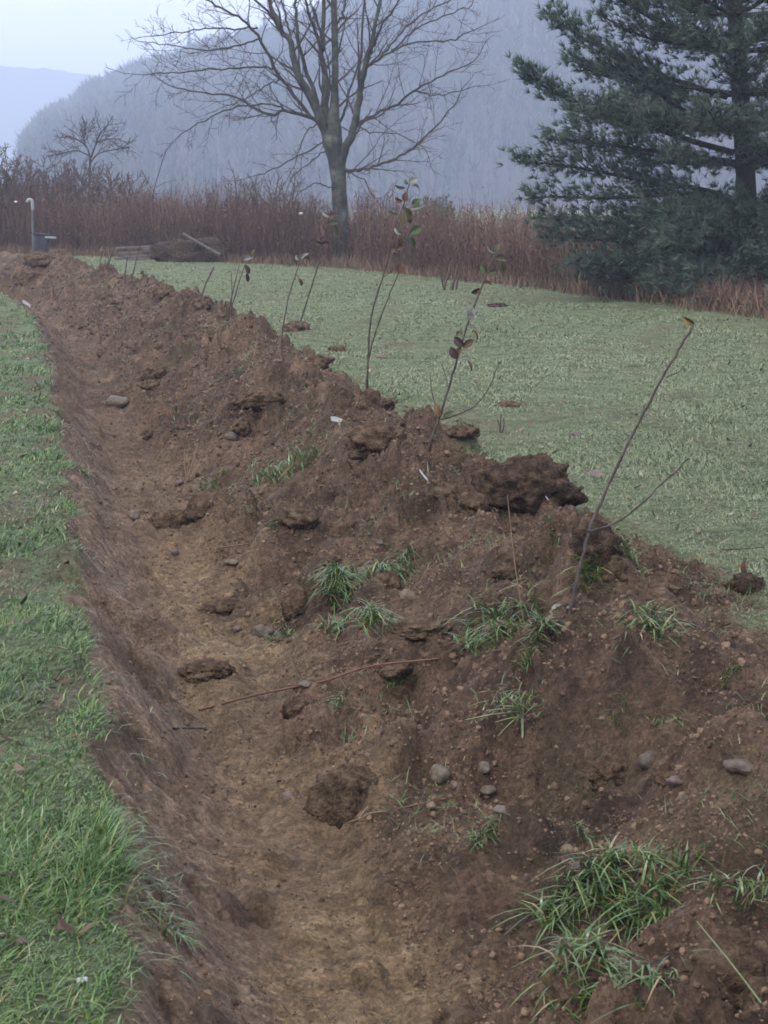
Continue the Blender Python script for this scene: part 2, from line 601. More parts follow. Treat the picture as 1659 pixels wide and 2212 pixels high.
LM = {'brown': leaf_mat('brown_dead_leaf', (.045, .024, .016), (.095, .050, .030)),
      'dark': leaf_mat('dark_withered_leaf', (.020, .012, .014), (.048, .028, .028)),
      'olive': leaf_mat('olive_leaf', (.042, .042, .022), (.085, .080, .042)),
      'green': leaf_mat('green_leaf', (.028, .042, .018), (.060, .082, .036)),
      'grey': leaf_mat('grey_leaf_underside', (.10, .10, .095), (.17, .17, .165)),
      'pale': leaf_mat('pale_curled_leaf', (.12, .125, .105), (.21, .215, .185)),
      'yellow': leaf_mat('yellow_brown_leaf', (.13, .085, .025), (.22, .15, .05)),
      'orange': leaf_mat('orange_brown_leaf', (.085, .044, .022), (.14, .078, .040))}

# ------------------------------------------------------------------ ground: four pieces of one sheet
def mud_patch(x, y):
    return fbm(x * 2.0, y * .55, 3, 80)


def ground_block(ys, us, seam_us=None):
    Y, U = np.meshgrid(ys, us, indexing='ij')
    X = np.clip(U + edge(Y), -3000, 3000)
    Z = H(X, Y)
    if seam_us is not None:                       # last row follows the coarser columns of the next block
        Z[-1] = np.interp(us, seam_us, H(np.clip(seam_us + edge(ys[-1]), -3000, 3000), np.full(len(seam_us), ys[-1])))
    S = soilmask(X, Y)
    u = X - edge(Y)
    nz = fbm(X * 3, Y * 2.2, 3, 30)
    sand = sst(.26, .46, u + .10 * nz) * (1 - sst(.72, 1.1, u + .24 * nz)) * (.55 + .6 * np.clip(pn(X * 1.1, Y * .9, 31) + .2, -.6, .6)) * (1 - .75 * sst(8, 18, Y))
    smear = sst(-.02, .05, u) * (1 - sst(.34, .50, u + .12 * nz)) * np.clip(.75 + .8 * nz, .1, 1) * (1 - .7 * sst(10, 22, Y))
    nr, nc = Y.shape
    idx = np.arange(nr * nc).reshape(nr, nc)
    q = np.stack([idx[:-1, :-1], idx[:-1, 1:], idx[1:, 1:], idx[1:, :-1]], -1).reshape(-1, 4)
    V = np.stack([X, Y, Z], -1).reshape(-1, 3)
    mud = .6 * sst(-.05, -.5, mud_patch(X, Y)) * (u < 0) * sst(5.0, 5.8, Y) + .35 * sst(-.2, -.8, fbm(X * 1.2, Y * .38, 4, 83, .6)) * (u > 2)
    S = np.maximum(S, mud * (Y < 66))
    A = np.stack([S, np.clip(sand, 0, 1), np.clip(smear, 0, 1), np.clip(u, -9, 9)], -1).reshape(-1, 4)
    return V, q, A


def build_ground():
    fine = np.linspace(-.35, 3.05, 200)
    outer = np.concatenate([np.linspace(3.1, 8, 50), np.geomspace(8.2, 3000, 40)])
    left = -np.concatenate([np.linspace(.39, 3, 34), np.geomspace(3.3, 3000, 36)])[::-1]
    us = np.concatenate([left, fine, outer])
    fine2 = np.linspace(-.35, 3.05, 200 * 3 - 2)
    us2 = np.concatenate([left, fine2, outer])
    y, near, far = 2.7, [], []
    while y < 11:
        near.append(y)
        y += .0032 * y
    seam = near[-1]
    while y < 64:
        far.append(y)
        y += .0046 * y
    y0 = np.concatenate([[-3000, -600, -120, -40, -15, -6, -2, 0, 1.2, 1.9, 2.4], near])
    y1 = np.concatenate([[seam], far, np.geomspace(64.6, 3000, 56)])
    V0, q0, A0 = ground_block(y0, us2, us)
    V1, q1, A1 = ground_block(y1, us)
    V, q, A = np.vstack([V0, V1]), np.vstack([q0, q1 + len(V0)]), np.vstack([A0, A1])
    uq = A[:, 3][q].mean(1)
    Sq = soilmask(V[:, 0], V[:, 1])[q].mean(1)
    sel = np.where(Sq < .5, np.where(uq < 1, 0, 3), np.where(uq < .72, 1, 2))
    names = [('grass_verge', 'grassy ground beside the ditch'), ('ditch', 'freshly dug ditch with smeared bank and tan bottom'),
             ('earth_bank', 'long heap of dug brown soil beside the ditch'), ('field', 'open green field behind the soil heap')]
    for k, (nm, lb) in enumerate(names):
        f = q[sel == k]
        ids, inv = np.unique(f, return_inverse=True)
        me = np_mesh(nm, V[ids], [inv.reshape(-1, 4)], M_ground,
                     dict(soil=A[ids, 0], sand=A[ids, 1], smear=A[ids, 2], across=A[ids, 3]))
        tag(link(nm, me), lb, None, None, 'structure')


build_ground()

# ------------------------------------------------------------------ hills and their woods
_rx = np.array([-20, 0, 30, 60, 100, 120, 170, 200, 260, 300, 340, 400, 450, 520, 600, 700, 850, 1100, 1659, 2200])
_ry = np.array([440, 436, 350, 262, 212, 205, 186, 152, 137, 118, 108, 97, 72, 52, 37, -10, -90, -170, -200, -210])
RIDGE_D, FOOT_D = 780.0, 400.0
_wx = (_rx - 829.5) / FPX * RIDGE_D
_wz = np.clip((436 - _ry) / FPX * RIDGE_D - 14.5, 0, None)


def ridge(x):
    return np.interp(x, _wx, _wz)


def hill_z(x, y):
    t = np.clip((y - FOOT_D) / (RIDGE_D - FOOT_D), 0, 1)
    b = np.clip((y - RIDGE_D) / 400, 0, 1)
    return ridge(x * (0 + 1.0 * np.clip(RIDGE_D / np.maximum(y, 1), 0, 3))) * (t ** .85) * (1 - .7 * b * b) + t * 3 * pn(x * .012, y * .012, 40) - 1.2 * (1 - t)


def grid_mesh(name, xs, ys, zf, mat):
    X, Y = np.meshgrid(xs, ys)
    Z = zf(X, Y)
    n, m = X.shape
    idx = np.arange(n * m).reshape(n, m)
    q = np.stack([idx[:-1, :-1], idx[:-1, 1:], idx[1:, 1:], idx[1:, :-1]], -1).reshape(-1, 4)
    return np_mesh(name, np.stack([X, Y, Z], -1).reshape(-1, 3), [q], mat)


M_hill = simple('leaf_litter_hillside', [(.35, (.026, .021, .019)), (.65, (.048, .039, .034))], .05, .95, 0, wpos=True)
tag(link('hill', grid_mesh('hill', np.linspace(-260, 720, 150), np.linspace(FOOT_D - 4, 1180, 60), hill_z, M_hill)),
    'wooded hillside rising behind the field in the haze', None, None, 'structure')


def far_z(x, y):
    c = np.interp(x, [-2400, -1200, -700, -350, -250, 0, 900], [150, 148, 140, 128, 118, 90, 60])
    t = np.clip((y - 1500) / 400, 0, 1) * (1 - .5 * np.clip((y - 1900) / 500, 0, 1))
    return c * t + t * (3 * pn(x * .02, y * .02, 41) + 2.5 * pn(x * .09, y * .05, 42)) - 1 * (1 - t)


tag(link('far_hill', grid_mesh('far_hill', np.linspace(-1500, 700, 260), np.linspace(1490, 2400, 40), far_z, M_hill)),
    'faint distant hill fading into the mist', None, None, 'structure')


def hillside_woods():
    n = 7200
    D = FOOT_D + (RIDGE_D + 30 - FOOT_D) * rng.random(n) ** 1.0
    extra = 1100
    D = np.concatenate([D, rng.uniform(RIDGE_D - 30, RIDGE_D + 25, extra)])
    n += extra
    ax = rng.uniform(-20, 1720, n)
    ax[-extra:] = rng.uniform(5, 760, extra)
    x = (ax - 829.5) / FPX * D
    z = hill_z(x, D)
    ok = ridge(x * RIDGE_D / D) > 2.5
    x, D, z = x[ok], D[ok], z[ok]
    n = len(x)
    h = rng.uniform(5.5, 13, n) * np.clip(ridge(x * RIDGE_D / D) / 14, .6, 1) * np.clip(D / 520, .8, 1)
    k = 25
    # trunk and upswept limbs as thin blades
    cx = np.repeat(x, k)
    cy = np.repeat(D, k)
    hh = np.repeat(h, k)
    base = np.repeat(z, k) + hh * np.tile(np.concatenate([[-.05], rng.uniform(.25, .8, k - 1)]), n)
    az = rng.uniform(0, 2 * np.pi, n * k)
    L = hh * rng.uniform(.16, .34, n * k)
    lean = rng.uniform(.35, 1., n * k)
    wd = hh * .032 * rng.uniform(.6, 2.2, n * k)
    first = np.arange(n) * k
    L[first] = h * .85
    lean[first] = .03
    wd[first] = .3
    pos = np.stack([cx, cy, base], 1)
    tone = np.repeat(np.clip(.5 + .45 * pn(x * .02 * 780 / D, D * .008, 43) + rng.normal(0, .2, n), 0, 1), k)
    V, F, T, _ = blade_arrays(pos, L, wd, az, lean, -rng.uniform(0, .25, n * k), 1, tone, rng.uniform(0, 6.28, n * k))
    m = toned('bare_woodland_twigs', [(0, (.022, .018, .018)), (.5, (.062, .049, .047)), (.74, (.095, .075, .068)), (.78, (.026, .038, .030)), (1, (.034, .050, .038))], .95, .1)
    o = link('hillside_woods', np_mesh('hillside_woods', V, F, m, dict(tone=T)))
    tag(o, 'bare hazy woods covering the hillside', None, None, 'stuff')


hillside_woods()


def spruce(px, py_top, py_base, D, label):
    b = P(px, py_base, D)
    top = P(px, py_top, D)
    gz = float(hill_z(b[0], D)) - .5
    h = top[2] - gz
    root = empty('spruce_tree', (b[0], D, gz), label, 'spruce tree', 'dark conifers on the ridge line')
    t = Tubes()
    t.add([(0, 0, 0), (0, 0, h * .5), (0, 0, h)], [.22, .13, .02], 6)
    link('trunk', t.mesh('trunk', M_pinebark), root)
    n = 700
    f = rng.random(n) ** .8
    zz = h * (1 - .92 * (1 - f))
    rad = (1 - f) * h * .19 + .15
    az = rng.uniform(0, 6.28, n)
    pos = np.stack([np.cos(az) * rad * .1, np.sin(az) * rad * .1, zz], 1)
    V, F, T, _ = blade_arrays(pos, rad * rng.uniform(.7, 1.15, n), np.full(n, .75), az, np.full(n, .93), rng.uniform(.2, .5, n), 2)
    link('crown', np_mesh('crown', V, F, M_spruce, dict(tone=T)), root)


spruce(409, 58, 112, 764, 'tall pointed conifer, farther down the ridge line, with bare woods on both sides')
spruce(572, 27, 75, 764, 'narrow pointed conifer on the ridge seen just behind the bare tree\'s left limbs')
spruce(617, 18, 60, 770, 'small conifer tip on the ridge showing between the bare tree\'s steep limbs')

# ------------------------------------------------------------------ field edge
EDGE = [at_z(-150, 536, 0), at_z(20, 547, 0), at_z(300, 556, 0), at_z(740, 578, 0), at_z(1160, 622, 0), at_z(1659, 690, 0), at_z(1950, 740, 0)]
_ex = np.array([p[0] for p in EDGE])
_ey = np.array([p[1] for p in EDGE])


def edge_y(x):
    return np.interp(x, _ex, _ey)


def dead_brush():
    n = 10500
    x = rng.uniform(_ex[0], _ex[-1], n)
    # more stems towards the front rows
    back = rng.random(n) ** 1.3 * 9
    deep = rng.random(n) < .28
    back = np.where(deep, 9 + 45 * rng.random(n), back)
    y = edge_y(x) + .25 + back + .5 * pn(x * .8, 0 * x, 50)
    hmax = np.interp(x, [-14, -5, 0, 3, 6], [2.05, 1.85, 1.55, 1.4, 1.2]) * (1 + .26 * pn(x * .5, y * .4, 51) + .22 * pn(x * 1.7, y * 1.2, 54))
    hmax = np.where(deep, np.maximum(hmax, 1.62 + .2 * pn(x * .4, y * .1, 55)), hmax)
    hmax = np.where((x > 3.6) & (y < 36), hmax * np.interp(x, [3.6, 4.6], [1, .30]), hmax)
    h = hmax * (rng.uniform(.5, 1.04, n)) * np.where(rng.random(n) < .012, 1.35, 1)
    x = np.where(deep, x * y / np.maximum(edge_y(x), 1), x)
    keep = ~((np.abs(x - P(745, 560, 52)[0]) < .4) & (back < 1))
    x, y, h = x[keep], y[keep], h[keep]
    n = len(x)
    Vs, Fs, Ts, off = [], [], [], 0

    def put(V, F, T):
        nonlocal off
        Vs.append(V)
        Ts.append(T)
        for f in F:
            Fs.append(f + off)
        off += len(V)
    tone = np.clip(.45 + .3 * pn(x * .5, y * .5, 52) + rng.normal(0, .18, n), 0, 1)
    # stems: three-sided rods
    th = np.arange(3) * 2.0944
    lean = rng.normal(0, .17, (n, 2))
    r = rng.uniform(.006, .013, n)
    ring = np.stack([np.cos(th), np.sin(th), 0 * th], 1)
    V = np.zeros((n, 9, 3))
    for k, t in enumerate((0, .55, 1)):
        c = np.stack([x + lean[:, 0] * h * t * t, y + lean[:, 1] * h * t * t, h * t - .03], 1)
        V[:, 3 * k:3 * k + 3] = c[:, None] + ring[None] * (r * (1 - .75 * t))[:, None, None]
    b = np.arange(n)[:, None] * 9
    F = [np.stack([b + 3 * k + j, b + 3 * k + (j + 1) % 3, b + 3 * k + 3 + (j + 1) % 3, b + 3 * k + 3 + j], -1).reshape(-1, 4) for k in (0, 1) for j in range(3)]
    put(V.reshape(-1, 3), F, np.repeat(tone, 9))
    # side twigs and withered leaves
    k = 13
    t = rng.uniform(.25, 1, (n, k))
    pos = np.stack([(x + 0)[:, None] + lean[:, :1] * h[:, None] * t * t, y[:, None] + lean[:, 1:] * h[:, None] * t * t, h[:, None] * t - .03], -1).reshape(-1, 3)
    m = n * k
    leafy = rng.random(m) < .45
    L = np.where(leafy, rng.uniform(.05, .12, m), rng.uniform(.12, .5, m))
    wd = np.where(leafy, rng.uniform(.03, .06, m), .010)
    V, F, T, _ = blade_arrays(pos, L, wd, rng.uniform(0, 6.28, m), rng.uniform(.3, .9, m), np.where(leafy, rng.uniform(.2, 1., m), rng.uniform(-.3, .2, m)), 1,
                              np.clip(np.repeat(tone, k) + rng.normal(0, .15, m), 0, 1))
    put(V, F, T)
    o = link('dead_brush', np_mesh('dead_brush', np.concatenate(Vs), Fs, M_brush, dict(tone=np.concatenate(Ts))))
    tag(o, 'dense belt of dry reddish brown stems along the field edge', None, None, 'stuff')
    # tan grass at its foot
    n = 9000
    x = rng.uniform(_ex[0], _ex[-1], n)
    y = edge_y(x) + rng.normal(.15, .55, n) + .4 * pn(x * .8, 0 * x, 50)
    pos = np.stack([x, y, H(x, y) - .01], 1)
    V, F, T, _ = blade_arrays(pos, rng.uniform(.15, .5, n) * (1 + .5 * pn(x * 1.2, y, 53)), rng.uniform(.008, .018, n), rng.uniform(0, 6.28, n), rng.uniform(.05, .6, n), rng.uniform(0, .5, n), 2)
    o = link('dead_grass', np_mesh('dead_grass', V, F, M_deadgrass, dict(tone=T)))
    tag(o, 'tan dead grass at the foot of the brush', None, None, 'stuff')


dead_brush()

# ------------------------------------------------------------------ branching
def unit(v):
    return v / (np.linalg.norm(v) + 1e-9)


def grow(acc, p, d, L, r, depth, lift=.25, rmin=.006, den=1.0, wig=.16):
    n = max(4, int(5 + L * 2)) if depth > 0 else 4
    pts = [np.array(p, float)]
    d = unit(np.array(d, float))
    st = L / (n - 1)
    for k in range(n - 1):
        d = unit(d + np.array([random.gauss(0, wig), random.gauss(0, wig), random.gauss(0, wig) + lift * .3]))
        pts.append(pts[-1] + d * st)
    pts = np.array(pts)
    rr = np.linspace(r, max(rmin * .6, r * .3), n)
    acc.add(pts, rr, 5 if r > .03 else (4 if r > .013 else 3))
    if depth > 0:
        side_shoots(acc, pts, rr, L, depth, lift, rmin, den, wig, .2)


def side_shoots(acc, pts, rr, L, depth, lift, rmin, den, wig, t0):
    cnt = max(2, int(round(den * (2.6 + L * 2.4))))
    ph = random.random() * 6.28
    for k in range(cnt):
        t = t0 + (1 - t0) * (k + random.random()) / cnt
        f = t * (len(pts) - 1)
        i = min(int(f), len(pts) - 2)
        q = pts[i] + (pts[i + 1] - pts[i]) * (f - i)
        tan = unit(pts[i + 1] - pts[i])
        ph += 2.4 + random.gauss(0, .5)
        a = unit(np.cross(tan, [.3, .2, 1]))
        b = np.cross(tan, a)
        side = math.cos(ph) * a + math.sin(ph) * b
        an = random.uniform(.55, .95)
        nd = unit(tan * math.cos(an) + side * math.sin(an))
        r0 = max(rmin, min(rr[i] * random.uniform(.3, .5), .035))
        l2 = L * random.uniform(.22, .5) * (1.15 - .6 * t)
        if l2 > .12:
            grow(acc, q, nd, l2, r0, depth - 1, lift, rmin, den, wig)


def bare_tree():
    base = G(744, 572)
    D0 = base[1]
    root = empty('bare_tree', base, 'large bare deciduous tree with mossy trunk forking into many steep limbs', 'tree')
    sc_ = D0 / FPX

    def lim(name, pts, w0, w1, mat=None, yo=0.0, sides=8, twigs=True, ext=0, depth=2, den=1.0, lift=.15):
        mat = mat or (M_bark if w0 > 10 else M_limb)
        den *= 1.15
        n = len(pts)
        q = []
        for k, (a, b) in enumerate(pts):
            q.append(P(a, b, D0 + yo * k / (n - 1)))
        q = np.array(q)
        if ext:
            dirv = unit(q[-1] - q[-2])
            q = np.vstack([q, q[-1] + (dirv + np.array([0, 0, .3])) * ext * .5, q[-1] + (dirv * .8 + np.array([0, 0, .6])) * ext])
        m = 4 * len(q)
        s = smooth_path(q, m)
        s[1:-1] += rng.normal(0, .018, (m - 2, 3))
        rr = np.linspace(w0, w1 if not ext else w1 * .35, m) * sc_ * .5
        t = Tubes()
        t.add(s, rr, sides)
        o = link(name, t.mesh(name, mat, base), root)
        if twigs:
            tw = Tubes()
            Lx = float(np.linalg.norm(np.diff(s, axis=0), axis=1).sum())
            side_shoots(tw, s, rr, min(Lx, 4.2), depth, lift, .0062, den, .13, .16)
            # the limb's own finer end
            grow(tw, s[-1], s[-1] - s[-2], 1.0, rr[-1], 1, lift, .0062, 1)
            tag(link('twigs', tw.mesh('twigs', M_twig, base), o), kind='stuff')
        return o
    # trunk, wider at the foot and where it forks
    tp = [P(a, b, D0) for a, b in [(745, 580), (744, 562), (741, 535), (736, 474), (732, 392), (726, 343), (718, 300), (720, 262), (722, 215), (724, 131), (721, 0), (720, -90), (722, -180)]]
    tp[0][2] -= .15
    s = smooth_path(np.array(tp), 46)
    wid = np.interp(s[:, 2], [P(0, a, D0)[2] for a in (580, 560, 535, 474, 392, 343, 305, 280, 255, 225, 131, 0, -180)], [58, 46, 38, 33, 32, 38, 43, 40, 25, 16, 14, 12, 6]) * sc_ * .5
    t = Tubes()
    t.add(s, wid, 14)
    V = np.concatenate(t.V)
    V += (np.array([[pn(v[2] * 2.2, i % 14 * .9, 60) for i, v in enumerate(V)]]).T) * .02 * np.array([[1, 1, 0]])
    t.V = [V]
    trunk = link('trunk', t.mesh('trunk', M_bark, base), root)
    lim('limb', [(714, 318), (694, 262), (670, 209), (644, 163), (628, 98), (602, 56), (582, 0)], 24, 8, yo=-.8, ext=2.5)
    lim('limb', [(690, 240), (678, 196), (651, 121), (639, 33), (638, 0)], 11, 8, yo=.5, ext=2.5)
    lim('limb', [(632, 104), (628, 85), (618, 39), (608, 0)], 6, 5, yo=.7, ext=1.5)
    lim('limb', [(602, 60), (575, 22), (540, -12)], 6, 4, yo=-.6)
    lim('limb', [(716, 310), (706, 250), (700, 163), (695, 98), (700, 0)], 20, 8, yo=.6, ext=3)
    lim('limb', [(697, 110), (690, 92), (670, 39), (662, 0)], 9, 7, yo=-.8, ext=2.5)
    tw = Tubes()
    side_shoots(tw, s[24:], wid[24:], 4.0, 2, .15, .0062, 1.0, .13, .2)
    tag(link('twigs', tw.mesh('twigs', M_twig, base), trunk), kind='stuff')
    lim('limb', [(725, 70), (728, 54), (742, 26), (746, -10)], 7, 5, yo=.8, ext=1.5)
    lim('limb', [(730, 372), (747, 324), (765, 271), (778, 196), (786, 157), (801, 92), (821, 0)], 21, 8, yo=-.9, ext=2.5)
    lim('limb', [(780, 182), (776, 165), (778, 131), (786, 0)], 8, 6, yo=.5, ext=2)
    lim('limb', [(795, 128), (806, 100), (830, 48), (862, 0)], 6, 4, yo=-1.4, ext=1)
    lim('limb', [(727, 290), (734, 268), (752, 212), (775, 131)], 7, 4, yo=1.2, ext=0)
    lim('limb', [(737, 369), (760, 369), (785, 366), (834, 350), (883, 327), (932, 281), (981, 229)], 8, 2.5, yo=-1.2, den=1.2)
    lim('limb', [(768, 276), (800, 252), (850, 229), (893, 196), (948, 167), (1016, 137)], 7, 2.5, yo=.9, den=1.2)
    lim('limb', [(893, 196), (915, 200), (948, 206), (1014, 190)], 3.4, 2, yo=.9)
    lim('limb', [(786, 150), (796, 142), (821, 126), (883, 95), (965, 88), (1010, 70)], 6, 2.5, yo=-1.6, den=1.2)
    lim('limb', [(818, 128), (850, 90), (900, 40), (965, 5)], 5, 3, yo=1.5, den=1.2)
    lim('limb', [(845, 110), (900, 62), (970, 30), (1020, 10)], 4, 2, yo=-.8, den=1.2)
    lim('limb', [(690, 268), (670, 248), (605, 163), (563, 85), (523, 42), (474, 14), (430, -8)], 9, 3.5, yo=-1, den=1.2)
    lim('limb', [(604, 160), (582, 147), (507, 147), (440, 150), (380, 158), (310, 162)], 5, 2, yo=-1.6, den=1.3)
    lim('limb', [(604, 172), (580, 182), (540, 209), (500, 226)], 3.4, 2, yo=1)
    lim('limb', [(700, 275), (684, 261), (621, 239), (592, 247), (553, 235), (507, 209), (430, 200), (370, 186)], 9, 2.5, yo=1.3, den=1.3)
    lim('limb', [(618, 238), (582, 225), (507, 232), (440, 262), (390, 290)], 4.5, 2, yo=-1, den=1.2, lift=0)
    lim('limb', [(556, 60), (510, 62), (450, 60), (390, 70), (330, 78)], 4.5, 2, yo=.8, den=1.2)
    lim('limb', [(560, 84), (520, 96), (450, 108), (380, 100), (320, 92)], 4.2, 2, yo=1.8, den=1.2)
    lim('limb', [(708, 304), (695, 309), (638, 340), (589, 366), (555, 378)], 4.2, 2, yo=-.8, lift=0)
    lim('limb', [(710, 322), (698, 328), (670, 350), (631, 382)], 3.6, 2, yo=.8, lift=0)
    lim('limb', [(724, 407), (715, 405), (683, 397), (651, 412)], 3.4, 1.8, yo=-.6, lift=0)
    lim('limb', [(738, 372), (755, 373), (785, 389), (804, 418)], 3.2, 1.8, yo=.7, lift=-.05)
    lim('limb', [(690, 266), (660, 285), (648, 320), (640, 345)], 3.2, 1.8, yo=-1.2, lift=-.1)
    lim('limb', [(775, 274), (800, 285), (860, 290), (915, 320)], 3.2, 1.8, yo=-1.4, lift=0)


bare_tree()


def bush(px, py_base, D, h, spread, n, label, cat='shrub', group=None, mat=M_shrub, name='bare_shrub', den=1.0, rmin=.006):
    b = P(px, py_base, D)
    b[2] = 0
    root = empty(name, b, label, cat, group)
    st, tw = Tubes(), Tubes()
    for k in range(2 * n):
        a = random.random() * 6.28
        le = random.uniform(.05, spread)
        d = unit(np.array([math.cos(a) * le, math.sin(a) * le, 1]))
        L = h * random.uniform(.65, 1)
        q0 = np.array([random.gauss(0, .12), random.gauss(0, .12), -.05])
        pts = [q0]
        for j in range(6):
            d = unit(d + np.array([random.gauss(0, .1), random.gauss(0, .1), .06]))
            pts.append(pts[-1] + d * L / 6)
        pts = np.array(pts)
        rr = np.linspace(.012 + .008 * h, rmin, 7)
        st.add(pts, rr, 4)
        side_shoots(tw, pts, rr, L * .7, 2, .2, rmin, den, .15, .2)
    link('stem', st.mesh('stem', mat), root)
    tag(link('twigs', tw.mesh('twigs', mat), root), kind='stuff')
    return root


def fork_tree(px, D, trunk, label):
    b = P(*trunk[0], D)
    b[2] = 0
    root = empty('bare_tree', b, label, 'tree')
    s = D / FPX
    t, tw = Tubes(), Tubes()
    for pts, w0, w1 in [(trunk, 7, 5)] + px:
        q = smooth_path(np.array([P(a, c, D) + [0, random.uniform(-.3, .3), 0] for a, c in pts]), 10)
        rr = np.linspace(w0, w1, 10) * s * .5
        t.add(q, rr, 6)
        if pts is not trunk:
            side_shoots(tw, q, rr, 2.6, 2, .12, .010, 1.4, .15, .2)
    link('trunk', t.mesh('trunk', M_limb, b), root)
    tag(link('twigs', tw.mesh('twigs', M_twig, b), root), kind='stuff')


fork_tree([([(194, 345), (186, 318), (165, 300), (140, 295)], 4, 2), ([(194, 340), (203, 318), (216, 290), (232, 272)], 4.5, 2), ([(193, 355), (215, 332), (250, 322), (280, 318)], 3.5, 1.5),
           ([(186, 318), (180, 296), (190, 275)], 3, 1.5), ([(190, 335), (160, 325), (120, 335)], 3, 1.5), ([(208, 308), (225, 302), (262, 300)], 3, 1.5)], 72,
          [(193, 520), (192, 420), (193, 380), (194, 340)], 'small bare forked tree rising out of the thicket in the hazy left distance')
bs_lab = [(15, 525, 66, 3.5, .5, 9, 'tall bare bush standing highest at the far end of the brush'),
          (70, 530, 68, 2.9, .6, 8, 'bare bush above the pale-capped pipe post'),
          (120, 530, 69, 3.3, .6, 11, 'dense bare bush beside the small forked tree, on its outer side'),
          (165, 530, 67, 3.0, .6, 10, 'rounded bare thicket bush at the foot of the small forked tree'),
          (235, 530, 66, 2.9, .6, 11, 'grey brown bare bush just inside the small forked tree'),
          (275, 530, 65, 2.4, .5, 7, 'low bare bush over the stacked planks')]
for a in bs_lab:
    bush(*a, group='bare bushes behind the brush belt', den=2.0, rmin=.013)
for a in [(520, 545, 58, 2.3, .4, 6, 'thin bare bush above the leaning pale board'),
          (545, 548, 57, 2.7, .35, 5, 'upright whippy bush halfway between the leaning board and the big tree'),
          (615, 550, 56, 2.7, .5, 7, 'bare bush close to the big tree on its brush pile side'),
          (655, 552, 55, 2.1, .5, 6, 'low twiggy bush touching the big tree trunk'),
          (800, 560, 51, 2.1, .4, 5, 'thin wispy bush just past the big tree trunk'),
          (835, 565, 50, 2.2, .45, 5, 'wispy bush behind the twin-stemmed leafy stake')]:
    bush(*a, group='thin bare bushes along the brush belt', den=1.5, rmin=.009)
bush(972, 624, G(972, 626)[1], .85, .8, 4, 'small forked dry shrub at the edge of the grass in front of the brush', den=.8, rmin=.005)

# tall single whip in the brush
b = P(328, 470, 62)
root = empty('bare_whip', (b[0], 62, 0), 'single tall thin whip rising from the brush, with one side twig', 'sapling')
t = Tubes()
q = smooth_path(np.array([[b[0], 62, 0], P(330, 430, 62), P(340, 385, 62), P(355, 335, 62), P(362, 322, 62)]), 12)
t.add(q, np.linspace(.022, .009, 12), 5)
link('stem', t.mesh('stem', M_stem, (b[0], 62, 0)), root)
t = Tubes()
t.add([P(336, 404, 62), P(355, 395, 62), P(380, 388, 62)], [.009, .008, .006], 4)
t.add([P(333, 415, 62), P(322, 400, 62), P(312, 385, 62)], [.009, .008, .006], 4)
link('twig', t.mesh('twig', M_stem, (b[0], 62, 0)), root)


def green_bush():
    b = P(940, 540, 52)
    b[2] = 0
    root = empty('evergreen_bush', b, 'hazy grey green round bush above the brush, behind the leafy stakes', 'bush')
    t = Tubes()
    for k in range(7):
        a = k * .9
        t.add([(0, 0, -.05), (.3 * math.cos(a), .3 * math.sin(a), .8), (.5 * math.cos(a), .5 * math.sin(a), 1.5)], [.03, .02, .008], 5)
    link('stem', t.mesh('stem', M_shrub), root)
    n = 3800
    v = rng.normal(0, 1, (n, 3))
    v /= np.linalg.norm(v, axis=1)[:, None]
    rad = rng.random(n) ** .45 * (1 + .35 * np.array([pn(a * 2 + 3, c * 2, 70) for a, c in v[:, [0, 2]]]))
    pos = v * rad[:, None] * [.62, .6, .75] + [0, 0, 1.02]
    V, F, T, _ = blade_arrays(pos, rng.uniform(.05, .13, n), rng.uniform(.025, .05, n), rng.uniform(0, 6.28, n), rng.uniform(.2, .95, n), rng.uniform(0, .4, n), 1)
    m = toned('grey_green_foliage', [(0, (.045, .062, .042)), (.6, (.085, .105, .07)), (1, (.13, .145, .10))], .7, .2, .1)
    link('crown', np_mesh('crown', V, F, m, dict(tone=T)), root)


green_bush()

